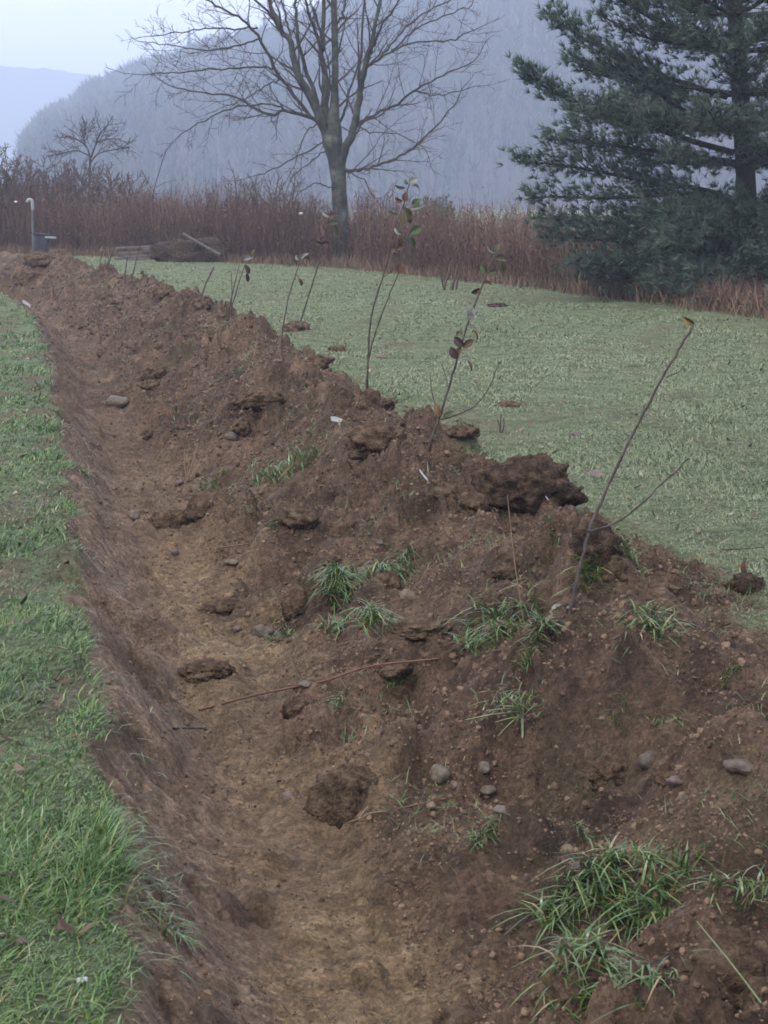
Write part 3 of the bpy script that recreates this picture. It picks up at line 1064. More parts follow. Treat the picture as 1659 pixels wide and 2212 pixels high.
# ------------------------------------------------------------------ pine
def pine():
    D0 = 33.0
    base = P(1622, 650, D0)
    base[2] = 0
    root = empty('pine_tree', base, 'large dark pine with layered plumed boughs at the field edge', 'pine tree')

    def trunk_at(z):
        f = np.interp(z, [0, 2, 5, 12], [0, -.14, -.42, -.55])
        return base + np.array([f, 0, z])
    t = Tubes()
    zs = np.linspace(-.1, 11.5, 24)
    t.add([trunk_at(z) for z in zs], np.interp(zs, [-.1, .4, 4, 11.5], [.24, .18, .14, .03]), 10)
    link('trunk', t.mesh('trunk', M_pinebark, base), root)

    def bough(pts, r0, dens=1.0, wide=.55):
        m = 14
        s = smooth_path(np.array(pts), m)
        L = float(np.linalg.norm(np.diff(s, axis=0), axis=1).sum())
        tb = Tubes()
        tb.add(s, np.linspace(r0, .010, m), 6)
        tufts, tdir = [], []
        cnt = int(L * 15 * dens)
        for k in range(cnt):
            tt = .22 + .78 * (k + random.random()) / cnt
            f = tt * (m - 1)
            i = min(int(f), m - 2)
            q = s[i] + (s[i + 1] - s[i]) * (f - i)
            tan = unit(s[i + 1] - s[i])
            side = unit(np.cross(tan, [0, 0, 1])) * (1 if k % 2 else -1)
            d = unit(tan * random.uniform(.55, 1.1) + side * random.uniform(.4, 1.0) + np.array([0, 0, random.uniform(-.3, .55)]))
            l2 = (wide * L * .55) * (1.12 - tt) * random.uniform(.55, 1.1) + .12
            e = q + d * l2 + np.array([0, 0, .10 * l2])
            tb.add([q, (q + e) / 2 + np.array([0, 0, -.03]), e], [.009, .007, .004], 3)
            nt_ = int(2 + l2 / .105)
            for j in range(nt_):
                g = (j + .6) / nt_
                p = q + (e - q) * g + np.array([random.gauss(0, .08), random.gauss(0, .08), random.gauss(0, .085)])
                tufts.append(p)
                tdir.append(unit(d + np.array([random.gauss(0, .35), random.gauss(0, .35), random.gauss(.25, .3)])))
        o = link('bough', tb.mesh('bough', M_pinebark, base), root)
        tufts, tdir = np.array(tufts), np.array(tdir)
        nn = 14
        n = len(tufts) * nn
        pos = np.repeat(tufts, nn, 0) - base
        dv = np.repeat(tdir, nn, 0) + rng.normal(0, .42, (n, 3))
        dv /= np.linalg.norm(dv, axis=1)[:, None]
        Ln = rng.uniform(.09, .20, n)
        sd = np.cross(dv, rng.normal(0, 1, (n, 3)))
        sd /= np.linalg.norm(sd, axis=1)[:, None]
        wv = .0085
        V = np.stack([pos - sd * wv, pos + sd * wv, pos + dv * Ln[:, None]], 1).reshape(-1, 3)
        F = np.arange(3 * n).reshape(-1, 3)
        tone = np.repeat(np.clip(rng.normal(.45, .22, len(tufts)), 0, 1), nn * 3)
        tag(link('needles', np_mesh('needles', V, [F], M_needle, dict(tone=tone)), o), kind='stuff')

    def img(pts, yo):
        n = len(pts)
        out = []
        for k, (a, c) in enumerate(pts):
            out.append(P(a, c, D0 + yo * k / (n - 1)))
        return out
    # boughs that make the outline towards the field
    bough(img([(1585, 330), (1480, 300), (1350, 255), (1250, 225), (1180, 190), (1125, 148)], -.6), .055, 1.15, .36)
    bough(img([(1572, 210), (1450, 170), (1330, 120), (1240, 70), (1192, 30)], .5), .05, 1.0, .5)
    bough(img([(1565, 110), (1450, 60), (1350, 5), (1285, -40)], -.7), .05, 1.0, .55)
    bough(img([(1596, 435), (1510, 408), (1420, 396), (1300, 372), (1200, 355), (1118, 350)], .6), .055, 1.1, .4)
    bough(img([(1590, 350), (1480, 335), (1350, 318), (1260, 305), (1185, 300)], 1.2), .045, 1.0, .45)
    bough(img([(1598, 438), (1500, 418), (1400, 424), (1300, 428), (1200, 425), (1150, 428)], -.9), .05, .75, .4)
    bough(img([(1602, 480), (1500, 470), (1380, 480), (1270, 480), (1165, 470)], .9), .045, 1.0, .5)
    bough(img([(1606, 520), (1500, 520), (1380, 525), (1270, 515), (1180, 512)], -.5), .045, 1.1, .5)
    bough(img([(1610, 560), (1500, 565), (1400, 572), (1310, 572), (1245, 568)], -.9), .04, 1.1, .55)
    bough(img([(1612, 575), (1520, 590), (1430, 600), (1340, 600), (1262, 592)], .7), .04, 1.1, .6)
    bough(img([(1580, 290), (1480, 240), (1380, 180), (1290, 160), (1235, 130)], 1.4), .045, 1.0, .5)
    bough(img([(1578, 255), (1470, 270), (1370, 268), (1290, 250), (1240, 262)], -1.6), .045, 1.0, .5)
    for pts, yo in [([(1618, 600), (1585, 590), (1530, 600), (1470, 625)], -2.2), ([(1620, 590), (1600, 585), (1560, 600), (1520, 640)], -2.6), ([(1622, 590), (1640, 580), (1680, 600), (1720, 640)], -2.4),
                    ([(1618, 555), (1580, 540), (1520, 550), (1440, 590)], -1.9), ([(1618, 540), (1630, 525), (1650, 540), (1680, 570)], -2.5), ([(1612, 500), (1570, 480), (1520, 490), (1460, 520)], -2.3),
                    ([(1622, 610), (1560, 612), (1460, 622), (1380, 632)], -.4), ([(1622, 612), (1570, 605), (1490, 600), (1420, 612)], -1.3), ([(1606, 470), (1620, 455), (1650, 470), (1690, 500)], -2.2),
                    ([(1600, 440), (1560, 450), (1500, 470), (1440, 500)], -1.6)]:
        bough(img(pts, yo), .035, 1.3, .75)
    # whorls all round
    z = .4
    k = 0
    while z < 10.6:
        nb = 6 if z < 5.6 else 4
        for j in range(nb):
            a = k * 1.9 + j * 6.28 / nb + random.gauss(0, .25)
            L = (3.3 if z < 5 else 3.3 * (11.5 - z) / 6.5) * random.uniform(.75, 1.02)
            ca, sa = math.cos(a), math.sin(a)
            if ca < -.55 and z < 5.5:
                L *= .72
            p0 = trunk_at(z)
            rise = random.uniform(-.02, .14) + .03 * max(0, z - 3)
            if z < 1.6:
                rise = -.10 if z > .6 else .0
            pts = [p0, p0 + np.array([ca * L * .35, sa * L * .35, rise * L * .3]), p0 + np.array([ca * L * .7, sa * L * .7, rise * L * .75]),
                   p0 + np.array([ca * L, sa * L, rise * L * 1.3 + .15])]
            bough(pts, .04, .85 if z < 5.6 else .4, .55)
        z += random.uniform(.5, .68)
        k += 1


pine()

# ------------------------------------------------------------------ grass carpets
def verge_grass():
    pos_all = []
    n = 330000
    y = 2.8 * (48 / 2.8) ** rng.random(n)
    u = -rng.random(n) ** 1.15 * (.30 + .10 * y) + .04
    x = u + edge(y)
    acc = rng.random(n) < np.clip(u * 0 + (1.6 / y) ** .25 * 1.0, 0, 1)
    acc &= np.abs(x) < .30 * y + .6
    mp = mud_patch(x, y)
    acc &= (mp + .2 * (u < -.25) + .42 * rng.normal(0, 1, n)) > -.28 - .2 * (1 - sst(5.0, 5.8, y))
    acc &= rng.random(n) < np.clip(1 - soilmask(x, y) * 1.15, 0, 1)
    x, y, u = x[acc], y[acc], u[acc]
    if len(x) > 80000:
        s = rng.choice(len(x), 80000, False)
        x, y, u = x[s], y[s], u[s]
    n = len(x)
    pos = np.stack([x, y, H(x, y, False) - .004], 1)
    lush = np.clip(.75 + .7 * fbm(x * 1.2, y * .9, 3, 81), .3, 1.5)
    L = rng.uniform(.03, .095, n) * lush * (1 + .25 * (1 - sst(4.6, 5.6, y))) * np.clip(1.1 - .012 * y, .6, 1.1)
    wd = np.maximum(rng.uniform(.0022, .0048, n), .00058 * y)
    az = rng.uniform(0, 6.28, n)
    az = np.where(rng.random(n) < .55, rng.normal(-.2, .7, n), az)
    near = u > -.12
    V, F, T, _ = blade_arrays(pos, L * np.where(near, 1.05, 1), wd, np.where(near, rng.normal(-.4, 1.3, n), az), np.clip(rng.normal(.55, .25, n), 0, .95), rng.uniform(.1, .8, n), 3,
                              np.clip(.42 + .22 * pn(x * .9, y * .7, 82) + rng.normal(0, .2, n) + (rng.random(n) < .04) * .5, 0, 1))
    o = link('verge_grass', np_mesh('verge_grass', V, F, M_verge, dict(tone=T)))
    tag(o, 'wet green grass along the ditch edge', None, None, 'stuff')


verge_grass()


def field_grass():
    n = 900000
    y = 5.2 * (68 / 5.2) ** rng.random(n)
    x = rng.uniform(-1, 1, n) * (.235 * y + .8)
    u = x - edge(y)
    acc = (u > 2.2) & (y < edge_y(x) + .8)
    acc &= rng.random(n) < np.clip(1 - soilmask(x, y) * 1.1, 0, 1)
    acc &= (fbm(x * 1.2, y * .38, 4, 83, .6) + .45 * rng.normal(0, 1, n)) > -.42
    x, y = x[acc], y[acc]
    if len(x) > 165000:
        s = rng.choice(len(x), 165000, False)
        x, y = x[s], y[s]
    n = len(x)
    pos = np.stack([x, y, H(x, y, False) - .004], 1)
    L = rng.uniform(.016, .055, n) * np.clip(.85 + .55 * fbm(x * 1.1, y * .4, 4, 84, .6), .4, 1.6)
    wd = np.maximum(rng.uniform(.0022, .0036, n), .00056 * y)
    V, F, T, _ = blade_arrays(pos, L, wd, rng.uniform(0, 6.28, n), np.clip(rng.normal(.6, .28, n), 0, .97), rng.uniform(.1, .9, n), 2,
                              np.clip(.47 + .22 * pn(x * .45, y * .16, 85) + .15 * pn(x * 2, y * .8, 86) + rng.normal(0, .13, n), 0, 1))
    o = link('field_grass', np_mesh('field_grass', V, F, M_field, dict(tone=T)))
    tag(o, 'short dewy grass of the open field', None, None, 'stuff')


field_grass()


def soil_litter():
    # crumbs of soil over bank and ditch
    n = 330000
    y = 2.9 * (46 / 2.9) ** rng.random(n)
    u = rng.uniform(.0, 3.0, n)
    x = u + edge(y)
    dens = np.where(u > .8, 1, np.where(u > .42, .45, .34))
    pick = (rng.random(n) < dens) & (x < .235 * y + .4) & (rng.random(n) < soilmask(x, y) + .02) & (fbm(x * 2.2, y * 2.2, 3, 90) + .35 * rng.normal(0, 1, n) > -.25)
    x, y, u = x[pick], y[pick], u[pick]
    k = min(len(x), 120000)
    x, y, u = x[:k], y[:k], u[:k]
    r = np.exp(rng.normal(math.log(.0031), .55, k)) * np.clip(.65 + .05 * y, .8, 2.2)
    r = np.minimum(r, .011 + .0006 * y) * np.where(u < .8, .75, 1)
    pts = np.stack([x, y, H(x, y) + r * .25], 1)
    me = bpy.data.meshes.new('soil_crumbs')
    me.vertices.add(k)
    me.vertices.foreach_set('co', pts.astype(np.float32).ravel())
    at = me.attributes.new('size', 'FLOAT', 'POINT')
    at.data.foreach_set('value', r.astype(np.float32))
    o = link('soil_crumbs', me)
    tag(o, 'loose crumbs of brown soil on the bank and ditch', None, None, 'stuff')
    ng = bpy.data.node_groups.new('crumb_scatter', 'GeometryNodeTree')
    ng.interface.new_socket('Geometry', in_out='INPUT', socket_type='NodeSocketGeometry')
    ng.interface.new_socket('Geometry', in_out='OUTPUT', socket_type='NodeSocketGeometry')
    N, K = ng.nodes.new, ng.links.new
    gi, go = N('NodeGroupInput'), N('NodeGroupOutput')
    ico = N('GeometryNodeMeshIcoSphere')
    ico.inputs['Radius'].default_value = 1
    ico.inputs['Subdivisions'].default_value = 2
    sp = N('GeometryNodeSetPosition')
    nz = N('ShaderNodeTexNoise')
    nz.inputs['Scale'].default_value = 1.1
    vs_ = N('ShaderNodeVectorMath')
    vs_.operation = 'SUBTRACT'
    vs_.inputs[1].default_value = (.5, .5, .5)
    vk = N('ShaderNodeVectorMath')
    vk.operation = 'SCALE'
    vk.inputs['Scale'].default_value = 1.5
    K(nz.outputs['Color'], vs_.inputs[0])
    K(vs_.outputs[0], vk.inputs[0])
    K(ico.outputs['Mesh'], sp.inputs['Geometry'])
    K(vk.outputs[0], sp.inputs['Offset'])
    sm = N('GeometryNodeSetMaterial')
    sm.inputs['Material'].default_value = M_crumb
    K(sp.outputs['Geometry'], sm.inputs['Geometry'])
    mp_ = N('GeometryNodeMeshToPoints')
    K(gi.outputs[0], mp_.inputs['Mesh'])
    ip = N('GeometryNodeInstanceOnPoints')
    K(mp_.outputs[0], ip.inputs['Points'])
    K(sm.outputs['Geometry'], ip.inputs['Instance'])
    rr_ = N('FunctionNodeRandomValue')
    rr_.data_type = 'FLOAT_VECTOR'
    rr_.inputs['Max'].default_value = (6.28, 6.28, 6.28)
    K(rr_.outputs[0], ip.inputs['Rotation'])
    na = N('GeometryNodeInputNamedAttribute')
    na.data_type = 'FLOAT'
    na.inputs['Name'].default_value = 'size'
    rs = N('FunctionNodeRandomValue')
    rs.data_type = 'FLOAT_VECTOR'
    rs.inputs['Min'].default_value = (.7, .7, .55)
    rs.inputs['Max'].default_value = (1.35, 1.35, 1.1)
    vv = N('ShaderNodeVectorMath')
    vv.operation = 'SCALE'
    K(rs.outputs[0], vv.inputs[0])
    K(na.outputs[0], vv.inputs['Scale'])
    K(vv.outputs[0], ip.inputs['Scale'])
    K(ip.outputs[0], go.inputs[0])
    md = o.modifiers.new('scatter', 'NODES')
    md.node_group = ng
    # roots and straw
    n = 60000
    y = 3.0 * (38 / 3.0) ** rng.random(n)
    u = rng.uniform(.5, 2.9, n)
    x = u + edge(y)
    pick = (x < .235 * y + .4) & (rng.random(n) < soilmask(x, y)) & (rng.random(n) < np.where(u > .9, 1, .35)) & (fbm(x * 2, y * 2, 2, 91) + .3 * rng.normal(0, 1, n) > 0)
    x, y = x[pick][:12000], y[pick][:12000]
    n = len(x)
    pos = np.stack([x, y, H(x, y) + .002], 1)
    V, F, T, _ = blade_arrays(pos, rng.uniform(.02, .075, n), np.maximum(.0014, .00028 * y), rng.uniform(0, 6.28, n), rng.uniform(.6, .98, n), rng.uniform(0, .8, n), 2,
                              np.clip(rng.normal(.4, .25, n), 0, 1))
    o = link('root_fibres', np_mesh('root_fibres', V, F, M_straw, dict(tone=T)))
    tag(o, 'fine roots and straw sticking out of the soil', None, None, 'stuff')
    # torn blades on the cut wall under the turf lip
    n = 3600
    y = 2.9 * (30 / 2.9) ** rng.random(n)
    u = edge_wob(y) + np.abs(rng.normal(0, .10, n)) - .02
    x = u + edge(y)
    pick = fbm(x * 2, y * 1.7, 3, 93) + .15 * rng.normal(0, 1, n) > .38
    x, y = x[pick], y[pick]
    n = len(x)
    pos = np.stack([x, y, H(x, y) - .003], 1)
    V, F, T, _ = blade_arrays(pos, rng.uniform(.03, .09, n), np.maximum(.0042, .0006 * y), rng.normal(-.3, 1.6, n), rng.uniform(.4, .97, n), rng.uniform(.4, 1.3, n), 3,
                              np.clip(rng.normal(.45, .25, n), 0, 1))
    o = link('lip_grass', np_mesh('lip_grass', V, F, M_verge, dict(tone=T)))
    tag(o, 'torn grass hanging over the cut ditch wall', None, None, 'stuff')
    # thin green blades scattered through the bank
    n = 60000
    y = 3.0 * (40 / 3.0) ** rng.random(n)
    u = rng.uniform(.9, 2.95, n)
    x = u + edge(y)
    pick = (x < .235 * y + .4) & (fbm(x * 1.6, y * 1.3, 3, 92) + .2 * rng.normal(0, 1, n) > .36)
    x, y = x[pick][:11000], y[pick][:11000]
    n = len(x)
    pos = np.stack([x, y, H(x, y) - .002], 1)
    V, F, T, _ = blade_arrays(pos, rng.uniform(.025, .08, n), np.maximum(.0028, .0004 * y), rng.uniform(0, 6.28, n), rng.uniform(.3, .97, n), rng.uniform(.1, .9, n), 2,
                              np.clip(rng.normal(.45, .25, n), 0, 1))
    o = link('sparse_grass', np_mesh('sparse_grass', V, F, M_tuft, dict(tone=T)))
    tag(o, 'sparse torn grass blades in the heaped soil', None, None, 'stuff')


soil_litter()


def leaf_litter():
    n = 2600
    y = 4.0 * (58 / 4.0) ** rng.random(n)
    x = rng.uniform(-1, 1, n) * (.235 * y + .5)
    u = x - edge(y)
    ok = ((u < -.03) | (u > 2.6)) & (y < edge_y(x))
    x, y = x[ok], y[ok]
    n = len(x)
    pos = np.stack([x, y, H(x, y, False) + rng.uniform(.004, .03, n)], 1)
    V, F, T, _ = blade_arrays(pos, rng.uniform(.02, .07, n), rng.uniform(.008, .03, n), rng.uniform(0, 6.28, n), rng.uniform(.7, .98, n), rng.uniform(-.3, .6, n), 2, rng.random(n))
    m = toned('old_leaf_litter', [(0, (.045, .028, .020)), (.5, (.10, .066, .044)), (.85, (.17, .125, .085)), (1, (.26, .23, .18))], .7, .3)
    o = link('leaf_litter', np_mesh('leaf_litter', V, F, m, dict(tone=T)))
    tag(o, 'scattered small dead leaves and stalks in the grass', None, None, 'stuff')


leaf_litter()

# ------------------------------------------------------------------ clods and stones
def blob(name, seed, rad, mat, sub=3, amp=.3, fr=1.6, flat=1.0, squash=(1, 1, 1), rough=.0):
    bm = bmesh.new()
    bmesh.ops.create_icosphere(bm, subdivisions=sub, radius=1)
    off = Vector((seed * 3.7, seed * 1.3, seed * 2.1))
    for v in bm.verts:
        d = v.co.normalized()
        k = 1 + amp * mnoise.noise(d * fr + off) + amp * .5 * mnoise.noise(d * fr * 2.3 + off)
        if rough:
            k += rough * (abs(mnoise.noise(d * 4 + off)) - .2) + rough * .55 * (abs(mnoise.noise(d * 9 + off)) - .2) + rough * .35 * mnoise.noise(d * 19 + off) + rough * .22 * mnoise.noise(d * 37 + off)
        v.co = Vector((d.x * squash[0], d.y * squash[1], d.z * squash[2])) * k * rad
    me = bpy.data.meshes.new(name)
    bm.to_mesh(me)
    bm.free()
    me.polygons.foreach_set('use_smooth', [True] * len(me.polygons))
    me.materials.append(mat)
    return me


STONES = [  # px, py, width px, height px, material, label
    (260, 868, 66, 34, M_stone, 'flat grey slab of stone lying in the ditch, the farthest of the larger stones'),
    (498, 940, 32, 22, M_stoned, 'dark rounded stone on the bank slope, alone below the overhanging sod'),
    (288, 1110, 40, 26, M_stonep, 'smooth pinkish stone at the foot of the smeared ditch wall'),
    (568, 1364, 54, 36, M_stoned, 'brown oval stone by the small grass sprig at the ditch side'),
    (378, 1190, 18, 14, M_stoned, 'small dark round pebble in the ditch below the crumbled turf'),
    (950, 1672, 50, 46, M_stone, 'round pale cobble below the undercut, largest of the cobbles there'),
    (1046, 1655, 32, 32, M_stone, 'grey angular stone half hidden under the undercut'),
    (1052, 1706, 40, 24, M_stone, 'flat oval grey stone below the hanging uprooted grass'),
    (982, 1690, 26, 18, M_stonep, 'small pinkish stone between the round cobble and the flat oval stone'),
    (1458, 1690, 48, 26, M_stonep, 'long pale pink stone lying on the bare bank slope'),
    (1473, 1718, 28, 30, M_stoney, 'tan egg-shaped stone touching the long pink stone from below'),
    (1400, 1634, 44, 44, M_stoned, 'large brown rounded stone set in the bank above the pink stone'),
    (1598, 1648, 80, 30, M_stoned, 'broad flat brown stone embedded in the bank'),
    (1226, 1832, 32, 24, M_stoney, 'tan stone beside the small leafy sprig on the open soil'),
    (1243, 1872, 40, 28, M_stonep, 'reddish brown stone just above the big grass clump'),
    (880, 1280, 42, 36, M_stoney, 'blocky brown stone beside the drooping dark green tuft'),
    (822, 768, 34, 16, M_stone, 'pale flat stone in the field grass next to the bank'),
    (1244, 936, 30, 18, M_stoned, 'small brown stone lying in the field grass'),
    (498, 1216, 34, 14, M_stone, 'pale flat stone chip in the middle of the ditch bottom'),
    (448, 1312, 24, 20, M_stoned, 'knobbly small stone on the ditch bottom near the crumbled wall'),
    (512, 1362, 22, 16, M_stonep, 'small pinkish stone next to the brown oval stone'),
    (388, 1042, 22, 16, M_stonep, 'small round stone beside the dry weed stalks'),
    (660, 1478, 36, 14, M_stone, 'pale flat stone just above the red twig'),
    (846, 1722, 20, 14, M_stone, 'little grey stone between the big root ball and the cobbles'),
    (930, 1742, 26, 16, M_stoney, 'tan flattish stone below the round cobble'),
    (1085, 1745, 46, 18, M_stone, 'pale slab stone beside the thin dark root'),
    (820, 912 + 260, 20, 14, M_stoned, 'small dark stone on the bank under the drooping tuft'),
    (782, 996, 18, 14, M_stoney, 'small tan stone on the bank crest beside the bushy tuft'),
    (620, 1716, 30, 16, M_stonep, 'smooth mauve stone beside the big root ball'),
    (1290, 1022, 44, 14, M_stonep, 'flat pale patchy stone in the field grass behind the dark sod'),
]
for k, (px, py, wp, hp, m, lb) in enumerate(STONES):
    g = G(px, py + hp * .3)
    s = .88 * float(np.linalg.norm(g - np.array([0, 0, EYE]))) / FPX
    o = link('stone', blob('stone', 10 + k, 1, m, 3, .34, 1.1, rough=.06, squash=(wp * s * .5, wp * s * .42, hp * s * .55)))
    o.location = (g[0], g[1], g[2] + hp * s * .02)
    o.rotation_euler = (random.uniform(-.2, .2), random.uniform(-.2, .2), random.uniform(-.5, .5))
    tag(o, lb, 'stone', 'stones in and around the ditch')

CLODS = [  # px, py, w, h, material, label, rootiness
    (1135, 1036, 215, 110, M_sod, 'huge dark root-filled sod on the bank crest against the field', 240),
    (812, 945, 120, 64, M_sodb, 'fibrous sod on the crest behind the white tape strip', 90),
    (745, 1716, 150, 118, M_sodb, 'big fibrous root ball lying in the ditch bottom', 240),
    (1290, 1172, 105, 100, M_sod, 'dark clump of soil packed round the leaning stake with the yellow leaf', 110),
    (1320, 1218, 70, 60, M_sodb, 'brown clod beside the leaning stake, at the field side', 60),
    (560, 858, 110, 44, M_sodb, 'overhanging sod half way along the bank', 60),
    (735, 1140, 60, 50, M_sodb, 'lumpy brown clod on the slope above the drooping tuft', 40),
    (440, 1082, 80, 60, M_sodb, 'rough clod at the ditch side near the dry weed stalks', 60),
    (360, 1120, 90, 50, M_sodb, 'broad brown clod spilling into the ditch near the pinkish stone', 40),
    (330, 800, 60, 34, M_sodb, 'brown clod at the ditch side before the flat slab', 20),
    (350, 628, 60, 32, M_sodb, 'rounded clod topping the far bank', 20),
    (90, 556, 70, 30, M_sodb, 'clod heap on the farthest stretch of the bank', 20),
    (60, 596, 60, 34, M_sodb, 'sod low on the farthest stretch of the bank', 20),
    (800, 860, 50, 60, M_sodb, 'root clump at the foot of the twin-stemmed leafy stake', 40),
    (640, 704, 60, 30, M_sodb, 'brown clod at the foot of the pair of thin stakes', 20),
    (728, 752, 40, 20, M_sodb, 'small clod rolled off the bank into the field grass', 14),
    (434, 652, 40, 26, M_sodb, 'clod holding the short bare stick', 14),
    (1000, 948, 70, 26, M_sodb, 'low brown clod in the grass at the field side of the bank', 30),
    (1098, 872, 56, 18, M_sodb, 'flat reddish clod lying out in the field grass', 20),
    (1076, 659, 40, 12, M_sod, 'low dark molehill far out in the field', 10),
    (1612, 1262, 80, 50, M_sod, 'dark broken sod in the grass at the field side near the frame edge', 50),
    (1110, 1218, 90, 60, M_sodb, 'rounded tan brown mound beside the thin dead stalk', 40),
    (490, 1308, 110, 50, M_sodb, 'cluster-like lumpy clod in the ditch beside the oval stone', 50),
    (445, 1446, 110, 40, M_sodb, 'low clod lying across the ditch bottom', 40),
    (915, 1360, 120, 34, M_sodb, 'smooth slab-shaped clod beside the bright tuft', 20),
    (1590, 2090, 190, 150, M_sodb, 'big brown sod under the grass at the near end of the bank', 130),
    (1330, 1660, 110, 60, M_sodb, 'clod under the edge of the broad undercut lump', 50),
    (640, 1310, 60, 60, M_sodb, 'sod below the drooping tuft at the ditch side', 40),
]
for k, (px, py, wp, hp, m, lb, nr) in enumerate(CLODS):
    g = G(px, py + hp * .38)
    s = float(np.linalg.norm(g - np.array([0, 0, EYE]))) / FPX
    lift = .2 if m is M_sod or 'root ball' in lb else .02
    root = empty('soil_clod', (g[0], g[1] + wp * s * .2, g[2]), lb, 'clod', 'clods of turned soil along the ditch')
    rx, ry, rz = wp * s * .5, wp * s * .42, hp * s * .62
    o = link('lump', blob('lump', 60 + k, 1, m, 5 if wp > 84 else 4, .30, 1.6, squash=(rx, ry, rz), rough=.17), root)
    o.location = (0, 0, rz * lift)
    o.rotation_euler[2] = random.uniform(-.3, .3)
    v = rng.normal(0, 1, (nr, 3))
    v[:, 2] = np.abs(v[:, 2]) * .9
    v[:, 1] = -np.abs(v[:, 1]) * .8 + .1
    v /= np.linalg.norm(v, axis=1)[:, None]
    pos = v * [rx * .97, ry * .97, rz * .97] + [0, 0, rz * lift]
    az = np.arctan2(v[:, 1], v[:, 0]) + rng.normal(0, .8, nr)
    V, F, T, _ = blade_arrays(pos, rng.uniform(.15, .5, nr) * rz, np.maximum(.0014, rz * .011) * np.ones(nr), az, rng.uniform(.4, .95, nr), rng.uniform(.4, 1.3, nr), 3, np.clip(rng.normal(.4, .22, nr), 0, 1))
    tag(link('roots', np_mesh('roots', V, F, M_straw, dict(tone=T)), root), kind='stuff')

# ------------------------------------------------------------------ grass tufts
TUFTS = [  # px, py (foot), width, height, blades, droop, label
    (618, 1030, 150, 62, 340, .5, 'bushy green tuft on the bank crest, the farthest big one'),
    (462, 1056, 60, 40, 90, .6, 'small dull tuft on the bank slope next to the bushy far tuft'),
    (798, 1238, 185, 130, 820, 1.2, 'dark green tuft drooping down the bank above the brown oval stone'),
    (745, 1272, 90, 90, 260, 1.2, 'lower lobe of drooping grass hanging toward the ditch'),
    (812, 1335, 80, 60, 110, 1.2, 'small hanging tuft below the dark green drooping one'),
    (728, 1362, 60, 60, 90, .8, 'small upright tuft at the foot of the bank left of the hanging tuft'),
    (612, 1378, 80, 44, 70, .6, 'sparse sprig of grass beside the brown oval stone'),
    (592, 1142, 36, 30, 36, .5, 'tiny sprig alone on the bare slope above the pale stone chip'),
    (1070, 1388, 190, 96, 520, .9, 'wide bright silvery tuft in the middle of the bank top'),
    (1165, 1385, 80, 60, 120, .8, 'dark short tuft joined to the silvery tuft near the stake'),
    (1412, 1368, 130, 90, 130, .9, 'spiky star-shaped tuft on the bank with spreading long blades'),
    (1270, 1268, 50, 70, 90, .7, 'bluish tuft right beside the foot of the leaning stake'),
    (1200, 1196, 50, 34, 44, .6, 'few pale blades on the soil before the leaning stake'),
    (1365, 1210, 70, 50, 110, .6, 'green tuft at the field foot of the clump holding the stake'),
    (1330, 1566, 50, 46, 34, .7, 'thin sprig on the face of the undercut lump'),
    (1440, 1566, 70, 30, 36, 1.0, 'sideways wet blades on the bank slope past the undercut'),
    (1580, 1460, 60, 34, 40, .7, 'small yellow green sprig high on the near bank'),
    (850, 1500, 44, 40, 50, .7, 'small tuft above the end of the red twig'),
    (735, 1516, 44, 40, 44, .9, 'pale wispy sprig where the red twig crosses'),
    (1050, 1816, 80, 40, 110, .8, 'low flat leafy sprig on the open soil'),
    (1266, 1824, 60, 30, 44, .8, 'curled bright sprig beside the tan stone'),
    (1365, 1895, 120, 64, 200, .7, 'upper fringe of the big near grass clump'),
    (1250, 1965, 190, 120, 380, 1.0, 'near grass clump arching toward the ditch, the upper one with long flat blades'),
    (1370, 2020, 180, 120, 340, .9, 'yellow green middle of the near grass clump'),
    (1430, 1955, 120, 120, 90, .6, 'tall upright blades at the back of the near clump'),
    (1260, 2125, 180, 120, 340, .9, 'lowest part of the near grass clump at the frame bottom'),
    (1375, 2150, 160, 110, 240, .9, 'yellowing blades below the middle of the near clump'),
    (1600, 1950, 170, 90, 190, .9, 'coarse grass laid over the big brown sod at the near end'),
    (1480, 1920, 70, 90, 40, .5, 'few tall single blades between the two near clumps'),
    (180, 1020, 60, 30, 120, .8, 'tuft spilling over the ditch edge on the verge side'),
    (350, 2010, 120, 70, 260, 1.0, 'overhanging grass fringe curling over the ditch edge nearest the camera'),
    (300, 1900, 110, 60, 220, .9, 'lush grass at the ditch edge just above the overhanging fringe'),
]
